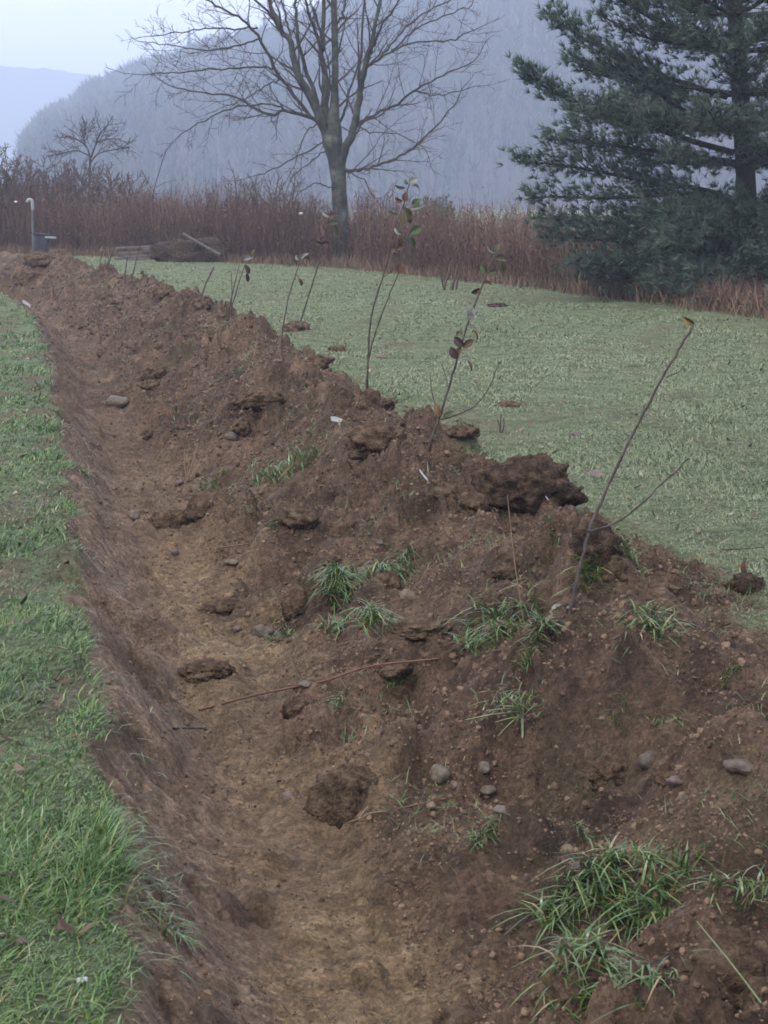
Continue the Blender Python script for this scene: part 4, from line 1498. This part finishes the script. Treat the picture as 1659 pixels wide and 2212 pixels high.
for k, (px, py, wp, hp, nb, dr, lb) in enumerate(TUFTS):
    g = G(px, py)
    s = float(np.linalg.norm(g - np.array([0, 0, EYE]))) / FPX
    nb = int(nb * (.85 if py > 1850 else 2.0))
    vx = (G(px + wp * .3, py - hp * .2) - g)
    vy = (G(px, py - hp * .7) - g)
    for v_ in (vx, vy):
        q_ = float(np.hypot(v_[0], v_[1]))
        v_ *= min(1, .8 * max(wp, hp) * s / max(q_, 1e-4))
    r = np.sqrt(rng.random(nb))
    a = rng.uniform(0, 6.28, nb)
    ca, sa = r * np.cos(a) * 1.5, .5 + .7 * r * np.sin(a)
    x = g[0] + ca * .34 * wp * s + sa * vy[0]
    y = g[1] + ca * np.clip(vx[1], -.05, .05) + sa * vy[1]
    clump = fbm(x * 22, y * 22, 2, 95) + .3 * rng.normal(0, 1, nb) > -.5
    x, y, a = x[clump], y[clump], a[clump]
    nb = len(x)
    pos = np.stack([x - g[0], y - g[1], H(x, y) - g[2] - .004], 1)
    L = np.clip(hp * s * .95, .05, .15 if py > 1850 else .125) * rng.uniform(.3, 1.0, nb)
    az = rng.uniform(0, 6.28, nb)
    az = np.where(rng.random(nb) < .4, np.arctan2(-vy[1], -vy[0]) + rng.normal(0, .7, nb), az)
    wd = np.clip(L * rng.uniform(.045, .09, nb), .0030, .0072) * (1.05 if py > 1850 else 1)
    V, F, T, _ = blade_arrays(pos, L, wd, az, np.clip(rng.normal(.42, .25, nb), .02, .95), rng.uniform(.4, 1.7, nb) * dr, 4,
                              np.clip(rng.normal(.42, .22, nb) + (rng.random(nb) < .12) * .45, 0, 1))
    o = link('grass_tuft', np_mesh('grass_tuft', V, F, M_tuft, dict(tone=T)))
    o.location = g
    tag(o, lb, 'grass tuft', 'grass tufts on the turned soil')

# ordinary clods half sunk all along the bank
shapes = []
for k in range(6):
    shapes.append(blob('soil_clod', 140 + k, 1, M_sodb, 4, .32, 1.7, squash=(1, .9, .72), rough=.2))
cr = np.random.default_rng(21)
for k in range(64):
    y = float(4.3 * (36 / 4.3) ** cr.random())
    u = float(cr.uniform(.8, 2.5))
    x = u + float(edge(y))
    r = float(cr.uniform(.035, .085)) * (.75 + .03 * y)
    o = link('soil_clod', shapes[k % 6])
    o.location = (x, y, float(H(x, y)) + r * .05)
    o.scale = (r * float(cr.uniform(.8, 1.5)), r, r * float(cr.uniform(.7, 1.1)))
    o.rotation_euler = (float(cr.uniform(-.3, .3)), float(cr.uniform(-.3, .3)), float(cr.uniform(0, 6.28)))
    tag(o, 'ordinary rough brown clod half sunk in the long soil bank', 'clod', 'ordinary clods half sunk along the bank')

# uprooted grass plant hanging against the undercut
g = G(1130, 1545)
g = g + np.array([0, -.04, .0])
s = g[1] / FPX
root = empty('uprooted_plant', g, 'uprooted grass plant hanging over the undercut with a long pale stalk', 'weed')
t = Tubes()
q = smooth_path(np.array([P(1128, 1530, g[1]), P(1129, 1580, g[1] - .02), P(1130, 1630, g[1] - .03), P(1131, 1668, g[1] - .02)]), 9)
t.add(q, np.linspace(.0055, .002, 9), 5)
M_pale = simple('pale_green_stalk', [(.3, (.16, .20, .10)), (.7, (.27, .31, .18))], 30, .5, .1, .002)
link('stalk', t.mesh('stalk', M_pale, g), root)
for tip in [(1100, 1505), (1070, 1560), (1148, 1500), (1160, 1520), (1085, 1525), (1120, 1490), (1005, 1555), (1050, 1535), (1075, 1590)]:
    t = Tubes()
    a = P(1128, 1540 + random.uniform(-8, 10), g[1] - .01)
    b = P(*tip, g[1] - .05)
    t.add(smooth_path(np.array([a, (a + b) / 2 + [0, -.02, .01], b]), 6), np.linspace(.0028, .001, 6), 4)
    link('stalk', t.mesh('stalk', M_pale, g), root)
nb = 130
a = rng.uniform(0, 6.28, nb)
c = np.array([P(random.gauss(1105, 26), random.gauss(1522, 16), g[1] - .04) for _ in range(nb)]) - g
V, F, T, _ = blade_arrays(c, rng.uniform(.02, .07, nb), rng.uniform(.003, .006, nb), a, rng.uniform(.3, .95, nb), rng.uniform(.2, 1.1, nb), 3)
tag(link('leaves', np_mesh('leaves', V, F, M_tuft, dict(tone=T)), root), kind='stuff')

# ------------------------------------------------------------------ stakes with withered leaves
def leaf(root, p, base, ln, wd, ang, mat, curl=1.0, face=0.0):
    """one leaf blade: p tip centre, ang direction in the x-z plane (0 = towards +x), face turns it about its length"""
    nu, nv = 7, 5
    V = []
    for i in range(nu):
        t = i / (nu - 1)
        w_ = wd * (.05 + 1.75 * (t ** .7) * (1 - t) ** .75 + .12 * (mnoise.noise(Vector((t * 3, ln * 900, ang))))) * (1 if 0 < i < nu - 1 else .25)
        for j in range(nv):
            s_ = (j / (nv - 1) - .5)
            xx = ln * t * (1 - .25 * curl * t)
            zz = -curl * ln * .42 * t * t + abs(s_) * w_ * (.5 + .5 * curl) + ln * .05 * mnoise.noise(Vector((t * 4, s_ * 4, ang + ln * 500)))
            yy = w_ * s_
            V.append((xx, yy, zz))
    V = np.array(V)
    cf, sf = math.cos(face), math.sin(face)
    V = np.stack([V[:, 0], V[:, 1] * cf - V[:, 2] * sf, V[:, 1] * sf + V[:, 2] * cf], 1)
    ca, sa = math.cos(ang), math.sin(ang)
    V = np.stack([V[:, 0] * ca - V[:, 2] * sa, V[:, 1], V[:, 0] * sa + V[:, 2] * ca], 1)
    V += np.asarray(p) - np.asarray(base)
    # thickness: a second skin just behind the first
    n = len(V)
    idx = np.arange(n).reshape(nu, nv)
    q = np.stack([idx[:-1, :-1], idx[:-1, 1:], idx[1:, 1:], idx[1:, :-1]], -1).reshape(-1, 4)
    V2 = V + np.array([0, .0008, -.0004])
    return link('leaf', np_mesh('leaf', np.vstack([V, V2]), [q, q[:, ::-1] + n], LM[mat]), root)


def stake(label, base_px, stems, leaves=(), D=None):
    g = G(*base_px)
    D = D or g[1]
    s = D / FPX
    root = empty('sapling_stake', (g[0], g[1], g[2]), label, 'sapling', 'leaning saplings set along the bank')
    for pts, w0, w1, kind in stems:
        n = len(pts)
        q = np.array([P(a, c, D + .03 * k) for k, (a, c) in enumerate(pts)])
        if kind == 'stem':
            q = np.vstack([q[0] + [0, .02, -.12], q])
        m = 5 * len(q)
        sp = smooth_path(q, m)
        sp[1:-1] += rng.normal(0, .0016, (m - 2, 3))
        rr = np.linspace(w0, w1, m) * s * .35
        rr = rr * (1 + .16 * (np.arange(m) % 5 == 0))
        t = Tubes()
        t.add(sp, rr, 7)
        link(kind, t.mesh(kind, M_stem, g), root)
    for (a, c, ln, wd, ang, mt, curl, face) in leaves:
        leaf(root, P(a, c, D - .005), g, ln * s, wd * s, R(ang), mt, curl, face)
    return root


stake('bare leaning sapling with one yellow brown leaf at its tip and one long side branch', (1232, 1325),
      [([(1232, 1325), (1250, 1240), (1272, 1150), (1300, 1080), (1370, 930), (1440, 800), (1482, 730), (1499, 697)], 13, 6.5, 'stem'),
       ([(1268, 1147), (1310, 1138), (1360, 1110), (1430, 1045), (1490, 990)], 7, 5, 'branch'),
       ([(1440, 815), (1470, 800), (1492, 770)], 3, 2, 'branch')],
      [(1500, 699, 34, 24, 155, 'yellow', .5, 1.0), (1499, 694, 26, 16, 170, 'orange', .6, .7)])
stake('sapling with a cluster of dark withered leaves half way up and a forking base', (925, 968),
      [([(926, 965), (949, 904), (967, 843), (986, 782), (1008, 705), (1038, 628), (1052, 590), (1064, 562), (1072, 541)], 9, 4, 'stem'),
       ([(952, 906), (990, 895), (1027, 876), (1055, 840), (1077, 788)], 5, 3, 'branch'),
       ([(950, 900), (939, 868), (931, 835), (928, 803)], 4, 2.5, 'branch'),
       ([(968, 840), (963, 812), (952, 783)], 3, 2, 'branch'),
       ([(940, 930), (925, 905), (918, 880)], 3, 2, 'branch')],
      [(952, 900, 34, 24, 115, 'orange', .6, 1.2), (957, 905, 34, 18, 40, 'green', .5, 1.0), (988, 776, 34, 26, 120, 'dark', .4, 1.45), (984, 770, 26, 20, 60, 'brown', .4, 1.3),
       (1000, 752, 34, 24, 40, 'brown', .5, 1.35), (1003, 748, 34, 26, 140, 'dark', .5, 1.3), (1000, 722, 24, 12, 120, 'olive', 1.5, .9), (986, 726, 24, 10, 60, 'dark', 1.3, 1.0),
       (1008, 706, 34, 11, 10, 'grey', 1.5, .9), (1022, 712, 34, 9, -55, 'orange', .9, .8), (993, 776, 38, 10, 25, 'grey', 1.5, .9), (1010, 778, 34, 10, -60, 'orange', .8, .8),
       (1014, 694, 34, 24, 75, 'grey', .3, 1.5), (1022, 688, 26, 18, 130, 'grey', .5, 1.4), (1052, 590, 26, 20, 130, 'green', .6, 1.3), (1054, 592, 26, 16, 20, 'green', .7, 1.2),
       (1036, 622, 26, 18, -140, 'brown', .9, 1.2), (1042, 612, 28, 14, 5, 'brown', 1.0, 1.0), (1070, 560, 34, 24, 10, 'olive', 1.2, 1.2), (1072, 548, 28, 20, 80, 'olive', .6, 1.2),
       (1070, 545, 26, 10, 160, 'pale', .9, .9), (1085, 566, 24, 18, -75, 'olive', .6, 1.2), (1077, 788, 12, 9, 50, 'green', .6, 1.2)])
stake('tallest twin-stemmed sapling with green and brown leaves near both tips', (790, 862),
      [([(790, 858), (793, 820), (801, 691), (832, 581), (856, 485), (874, 435), (885, 395)], 7.5, 3.5, 'stem'),
       ([(794, 800), (798, 770), (812, 715), (840, 640), (860, 592)], 6, 3.5, 'stem'),
       ([(826, 600), (850, 580), (868, 545), (878, 520), (885, 500)], 3.5, 2.5, 'branch')],
      [(862, 592, 28, 28, 75, 'brown', .2, 1.45), (884, 396, 26, 20, 40, 'pale', .9, 1.2), (883, 398, 18, 11, 140, 'olive', .9, 1.), (890, 402, 30, 12, 0, 'grey', 1.8, .9),
       (876, 405, 30, 11, 180, 'olive', .9, 1.0), (874, 436, 24, 20, 80, 'brown', .5, 1.4), (870, 434, 22, 16, 170, 'brown', .8, 1.1), (862, 462, 34, 14, 175, 'pale', .6, .8),
       (873, 448, 36, 20, -55, 'olive', .8, 1.2), (880, 462, 26, 18, -70, 'olive', .6, 1.2), (886, 452, 36, 22, 20, 'pale', .8, 1.2), (890, 448, 30, 22, 50, 'green', .6, 1.2),
       (886, 505, 32, 28, 30, 'green', .5, 1.3), (880, 512, 30, 24, -50, 'green', .5, 1.3), (872, 486, 30, 18, 100, 'olive', .6, 1.2), (868, 505, 26, 16, 150, 'pale', .8, 1.1),
       (862, 512, 26, 18, -80, 'brown', .6, 1.2), (852, 538, 26, 18, 110, 'dark', .8, 1.2), (856, 540, 22, 16, 30, 'brown', .8, 1.2)])
stake('straight dark sapling with dark leaf knob and pale leaf tip, seen against the big trunk', (645, 712),
      [([(645, 712), (660, 660), (676, 610), (692, 555), (703, 505), (714, 455)], 6, 3, 'stem')],
      [(693, 530, 24, 16, 20, 'dark', .9, 1.3), (698, 528, 24, 16, 165, 'dark', .9, 1.2), (694, 524, 18, 14, 60, 'dark', .7, 1.2), (705, 500, 24, 14, 140, 'brown', 1.0, 1.1),
       (714, 466, 26, 16, 160, 'pale', .9, 1.1), (712, 468, 24, 16, 20, 'brown', 1.0, 1.1), (708, 485, 30, 18, 20, 'olive', .9, 1.2), (720, 488, 26, 16, -60, 'olive', .7, 1.2)])
stake('thin sapling with a brown leaf tip next to the straight dark sapling', (612, 780),
      [([(611, 784), (608, 740), (614, 690), (624, 640), (637, 598), (650, 560)], 5.5, 2.5, 'stem'),
       ([(640, 592), (648, 605), (650, 612)], 2.2, 1.5, 'branch')],
      [(640, 574, 20, 15, 60, 'brown', .7, 1.3), (650, 560, 26, 12, 50, 'grey', 1.0, 1.1), (648, 602, 18, 11, -75, 'brown', .5, 1.2), (655, 556, 24, 12, -20, 'olive', 1.1, 1.1), (648, 562, 18, 12, 140, 'pale', .9, 1.)])
stake('bunch of three thin stems with a drooping brown leaf on the far bank', (492, 690),
      [([(491, 690), (498, 655), (506, 615), (517, 575)], 5, 2.5, 'stem'), ([(494, 690), (504, 650), (518, 605), (530, 570)], 5, 2.5, 'stem'), ([(500, 660), (501, 620), (500, 590)], 3, 2, 'stem')],
      [(526, 562, 26, 18, 25, 'grey', .8, 1.2), (530, 572, 26, 15, -65, 'brown', .7, 1.3), (533, 590, 22, 12, -80, 'dark', .5, 1.3), (544, 556, 22, 12, 80, 'olive', .7, 1.2)])
stake('short bare leaning stick on the far bank without leaves', (432, 652),
      [([(432, 652), (442, 620), (452, 598), (462, 577)], 5, 4, 'stem')])
stake('pair of bare leafless sticks crossing the field edge on the far bank', (284, 606),
      [([(284, 606), (291, 575), (299, 545), (306, 520)], 4.5, 2.5, 'stem'), ([(270, 598), (272, 578), (275, 556)], 3.5, 2.5, 'stem')])
stake('farthest forked bare stick on the bank, below the stacked planks', (227, 585),
      [([(227, 585), (236, 565), (242, 548), (250, 530)], 4.5, 2.5, 'stem'), ([(236, 565), (232, 548), (230, 536)], 3, 2, 'branch'), ([(219, 578), (217, 562), (222, 545)], 3, 2, 'stem'), ([(240, 556), (250, 547), (258, 543)], 2.5, 1.5, 'branch')])


def stalk(name, label, cat, lines, mat, off=.0):
    first = lines[0][0][0]
    g = G(*first)
    root = empty(name, g, label, cat)
    for pts, w0, w1 in lines:
        q = []
        for a, c in pts:
            p = G(a, c)
            q.append(p + [0, 0, .008 + off])
        q = smooth_path(np.array(q), 4 * len(q))
        s = g[1] / FPX
        t = Tubes()
        t.add(q, np.linspace(w0, w1, len(q)) * s * .5, 5)
        link('stem', t.mesh('stem', mat, g), root)
    return root


M_red = simple('red_brown_twig', [(.3, (.075, .035, .022)), (.7, (.14, .072, .045))], 30, .6, .2, .002)
M_dry = simple('dry_tan_stalk', [(.3, (.13, .085, .055)), (.7, (.22, .155, .10))], 30, .7, .2, .002)
g0, g1, g2 = G(430, 1545), G(700, 1492), G(950, 1448)
root = empty('long_twig', g0, 'long thin red brown twig lying slantwise across the ditch', 'twig')
q = smooth_path(np.array([g0 + [0, 0, .02], G(560, 1518) + [0, 0, .03], g1 + [0, 0, .03], G(800, 1466) + [0, 0, .03], g2 + [0, 0, .02]]), 18)
t = Tubes()
t.add(q, np.linspace(.0055, .0035, 18), 5)
link('stem', t.mesh('stem', M_red, g0), root)
t = Tubes()
pts = P(520, 1523, q[5][1])
t.add([q[5], q[5] + [-.05, -.01, .03], q[5] + [-.12, -.02, .028]], [.003, .002, .0012], 4)
t.add([q[7], q[7] + [-.05, -.03, .01], q[7] + [-.11, -.06, .0]], [.003, .002, .0012], 4)
t.add([q[12], q[12] + [.01, -.01, .06], q[12] + [0, -.02, .11]], [.003, .002, .0012], 4)
link('twig', t.mesh('twig', M_red, g0), root)
stalk('root', 'thin dark root curving over the soil below the cobbles', 'root', [([(860, 1762), (920, 1745), (1000, 1728), (1060, 1720), (1100, 1712)], 4, 2.5)], M_red)
stalk('root', 'forked brown root trailing out of the big root ball', 'root', [([(752, 1790), (775, 1782), (800, 1772), (835, 1770)], 4, 2.5), ([(775, 1784), (785, 1770), (795, 1755)], 3, 2)], M_dry, .01)
stalk('root', 'dark stick lying on the ditch bottom below the red twig', 'root', [([(375, 1582), (405, 1582), (440, 1578)], 5, 3)], M_stem)
stalk('twig', 'straight thin twig on the bank slope by the tiny sprig', 'twig', [([(470, 1195), (560, 1175), (640, 1150)], 3.5, 2.5)], M_red)
stalk('twig', 'thin dark twig lying in the field grass near the frame edge', 'twig', [([(1560, 1206), (1600, 1204), (1650, 1200)], 3.5, 2)], M_stem, .03)


def weed(label, base_px, tips, mat, w=3.5):
    g = G(*base_px)
    root = empty('dead_weed', g, label, 'weed', 'dead weed stalks on the bank')
    s = g[1] / FPX
    for tip in tips:
        a = g + [0, 0, -.03]
        b = P(*tip, g[1] + .03)
        t = Tubes()
        t.add(smooth_path(np.array([a, (a + b) / 2 + [random.gauss(0, .01), 0, 0], b]), 7), np.linspace(w, w * .5, 7) * s * .5, 5)
        link('stem', t.mesh('stem', mat, g), root)


weed('dry orange brown weed stalks standing by the ditch', (404, 1035), [(430, 955), (412, 980), (448, 985), (398, 975)], M_dry, 4)
weed('thin pale dead stalk standing on the bank crest between the sod and the stake', (1135, 1350), [(1096, 1070)], M_dry, 4)
weed('short curved pale stalk on the far bank slope', (548, 772), [(556, 735)], M_dry, 4)
weed('dead reddish stalk standing out in the field', (1140, 925), [(1137, 890), (1143, 900)], M_dry, 4)
weed('small dark dead weed in the field grass', (1080, 935), [(1074, 905), (1088, 902), (1082, 895)], M_stem, 4)
weed('tiny dark stem standing in the verge grass', (98, 1600), [(100, 1560), (92, 1555), (108, 1568)], M_stem, 3.5)
weed('dark stub of a stem at the verge edge among muddy grass', (180, 1745), [(166, 1690), (172, 1700)], M_stem, 4)
weed('long pale grass straw bending over the near sod', (1650, 2160), [(1505, 1990)], M_pale, 5)

# fallen leaves and scraps
def ground_leaf(px, py, ln, wd, ang, mat, label):
    g = G(px, py)
    s = g[1] / FPX
    root = empty('fallen_leaf', g, label, 'leaf', 'fallen leaves on the soil')
    leaf(root, g + [0, 0, .012], g, ln * s, wd * s, R(ang), mat, .8, .5)


ground_leaf(1190, 1326, 40, 26, 20, 'pale', 'curled pale leaf at the foot of the leaning stake')
ground_leaf(1222, 1332, 24, 14, 10, 'grey', 'tiny grey leaf touching the foot of the leaning stake')
ground_leaf(1618, 1252, 50, 26, 120, 'brown', 'upright dead brown leaf in the grass by the frame edge')
ground_leaf(1595, 1238, 30, 20, 30, 'orange', 'small red brown leaf in the grass by the frame edge')
ground_leaf(152, 1600, 20, 14, 20, 'orange', 'little orange leaf on the verge grass')


def scrap(px, py, pts, label, name='plastic_strip', cat='litter', thick=.004):
    """a bent strip of white plastic: pts are offsets in photo units"""
    g = G(px, py)
    s = float(np.linalg.norm(g - np.array([0, 0, EYE]))) / FPX
    bm = bmesh.new()
    rows = []
    for k, (a, c, w_) in enumerate(pts):
        p = np.array([a * s, -.02, .012 - c * s * .9])
        rows.append([bm.verts.new(p + [0, 0, w_ * s * .5]), bm.verts.new(p + [.2 * w_ * s, -.01, -w_ * s * .5])])
    for r0, r1 in zip(rows, rows[1:]):
        bm.faces.new([r0[0], r0[1], r1[1], r1[0]])
    bmesh.ops.solidify(bm, geom=bm.faces[:], thickness=thick)
    me = bpy.data.meshes.new(name)
    bm.to_mesh(me)
    bm.free()
    me.materials.append(M_white)
    o = link(name, me)
    o.location = g
    tag(o, label, cat)


scrap(730, 914, [(-16, -4, 9), (-5, -3, 11), (6, 1, 10), (16, 4, 8)], 'white plastic strip lying on the bank next to the fibrous sod')
scrap(914, 1032, [(-9, -12, 7), (-3, -4, 8), (3, 5, 7), (9, 12, 6)], 'narrow white scrap stuck in the soil below the forking sapling')
scrap(57, 660, [(-8, -5, 6), (-2, -2, 9), (4, 3, 10), (9, 6, 5)], 'crumpled white paper at the far ditch edge', 'paper_scrap', 'litter', .01)
scrap(182, 2360 - 15 if False else 2120, [(-12, 2, 6), (0, 0, 8), (10, -2, 5)], 'shiny wet white scrap in the near verge grass')
scrap(1180, 1078 + 5, [(-3, -4, 4), (0, 0, 5), (3, 4, 4)], 'tiny white fleck on the bank crest behind the dead stalk')

# ------------------------------------------------------------------ things by the brush
def box_bm(bm, c, dims, rot=None):
    from mathutils import Matrix, Euler
    m = Matrix.Translation(Vector([float(v) for v in c])) @ (Euler(rot).to_matrix().to_4x4() if rot else Matrix()) @ Matrix.Diagonal((*dims, 1))
    return bmesh.ops.create_cube(bm, size=1, matrix=m)


def box(name, c, dims, mat, parent=None, rot=None, bev=.01):
    bm = bmesh.new()
    box_bm(bm, (0, 0, 0), dims)
    if bev:
        bmesh.ops.bevel(bm, geom=bm.edges[:], offset=bev, segments=2, affect='EDGES', profile=.6)
    me = bpy.data.meshes.new(name)
    bm.to_mesh(me)
    bm.free()
    me.materials.append(mat)
    o = link(name, me, parent)
    o.location = [float(v) for v in c]
    if rot:
        o.rotation_euler = rot
    return o


def on_edge(px, py):
    p = at_z(px, py, 0)
    p[2] = float(H(p[0], p[1]))
    return p


# pipe post with pale hooked cap
g = on_edge(82, 547)
s = g[1] / FPX
g[1] -= .75
root = empty('vent_pipe', g, 'grey pipe post with a pale hooked cap standing in the brush', 'pipe')
t = Tubes()
t.add([(0, 0, -.1), (0, 0, .7), (.01, 0, 1.40)], [.055, .05, .045], 10)
link('pole', t.mesh('pole', M_post), root)
t = Tubes()
q = np.array([(.01, 0, 1.36), (.0, 0, 1.55), (-.03, 0, 1.66), (-.12, 0, 1.67), (-.16, 0, 1.60)])
t.add(smooth_path(q, 12), np.full(12, .055), 10)
link('cap', t.mesh('cap', M_cap), root)
# dark junk drum with white lid
g = on_edge(88, 549)
g[1] -= .75
root = empty('dark_tub', g + [.15, -.1, 0], 'dark tub with a pale lid on its side beside the pipe post', 'tub')
box('body', (.0, 0, .30), (.42, .45, .62), M_darkjunk, root, (0, .12, .2), .06)
box('rim', (.0, 0, .60), (.5, .5, .07), M_darkjunk, root, (0, .12, .2), .02)
box('lid', (.30, -.05, .50), (.34, .36, .07), M_cap, root, (0, .05, .3), .03)
# planks
g = on_edge(300, 560)
root = empty('plank_stack', g + [0, -.25, 0], 'low stack of weathered planks at the field edge below the brush', 'plank stack')
for k, (dx, dz, ln, ry) in enumerate([(-.1, .05, 1.1, .02), (.0, .13, .95, -.03), (-.05, .22, 1.0, .0), (-.12, .36, 1.05, -.04)]):
    box('plank', (dx, .02 * k, dz), (ln, .22, .06), M_grey, root, (0, ry, .1 + .06 * k), .008)
box('block', (.25, 0, .28), (.22, .2, .12), M_stonep, root, (0, 0, .2), .02)
box('block', (-.42, .0, .29), (.16, .2, .08), M_stonep, root, (0, 0, -.1), .02)
# leaning pale board over a dark heap
g = on_edge(408, 566)
root = empty('debris_heap', g + [.05, .1, 0], 'dark heap of earth and brush at the field edge', 'debris heap')
link('mound', blob('mound', 201, 1, M_sod, 4, .3, 1.5, squash=(1.0, .6, .52), rough=.2), root).location = (0, .2, .16)
tw = Tubes()
for k in range(46):
    a = random.uniform(0, 6.28)
    p0 = np.array([random.gauss(0, .5), random.gauss(-.05, .25), random.uniform(.05, .5)])
    grow(tw, p0, (math.cos(a), math.sin(a) * .5, random.uniform(.0, .9)), random.uniform(.4, .9), .011, 1, 0, .006, .6)
tag(link('branches', tw.mesh('branches', M_shrub), root), kind='stuff')
p0, p1 = P(396, 505, g[1] - .35), P(474, 550, g[1] - .55)
c = (p0 + p1) / 2
ang = math.atan2(p1[2] - p0[2], p1[0] - p0[0])
o = box('leaning_board', c, (float(np.linalg.norm(p1 - p0)), .10, .05), M_grey, None, (.2, -ang, .08), .008)
tag(o, 'long pale weathered board leaning down across the dark debris heap', 'board')
g = on_edge(340, 552)
o = box('fence_rail', P(318, 508, g[1]), (.3, .06, .05), M_grey, None, (0, .2, 0), .01)
tag(o, 'short grey timber end poking out of the brush above the planks', 'timber')
for px, py, lb in [(34, 436, 'small pale scrap caught in the brush at the far end'), (650, 461, 'small pale scrap caught in the brush near the big tree')]:
    o = link('scrap', blob('scrap', px, .045, M_white, 2, .35, 1.5, squash=(1.3, .6, .7)))
    pp = P(px, py, float(edge_y(P(px, py, 55)[0])) + .15)
    o.location = pp
    tag(o, lb, 'litter')

# ------------------------------------------------------------------ haze
hz = bpy.data.materials.new('haze')
hz.use_nodes = True
ht = hz.node_tree
ht.nodes.clear()
ho = ht.nodes.new('ShaderNodeOutputMaterial')
pv = ht.nodes.new('ShaderNodeVolumePrincipled')
pv.inputs['Color'].default_value = (.64, .76, 1.0, 1)
pv.inputs['Density'].default_value = .0011
pv.inputs['Anisotropy'].default_value = .0
ht.links.new(pv.outputs[0], ho.inputs['Volume'])
bm = bmesh.new()
box_bm(bm, (0, 0, (158 - 4.0) / 2), (6400, 6400, 158 + 4.0))
me = bpy.data.meshes.new('haze')
bm.to_mesh(me)
bm.free()
me.materials.append(hz)
tag(link('haze', me), 'thin bluish mist filling the valley', None, None, 'stuff')
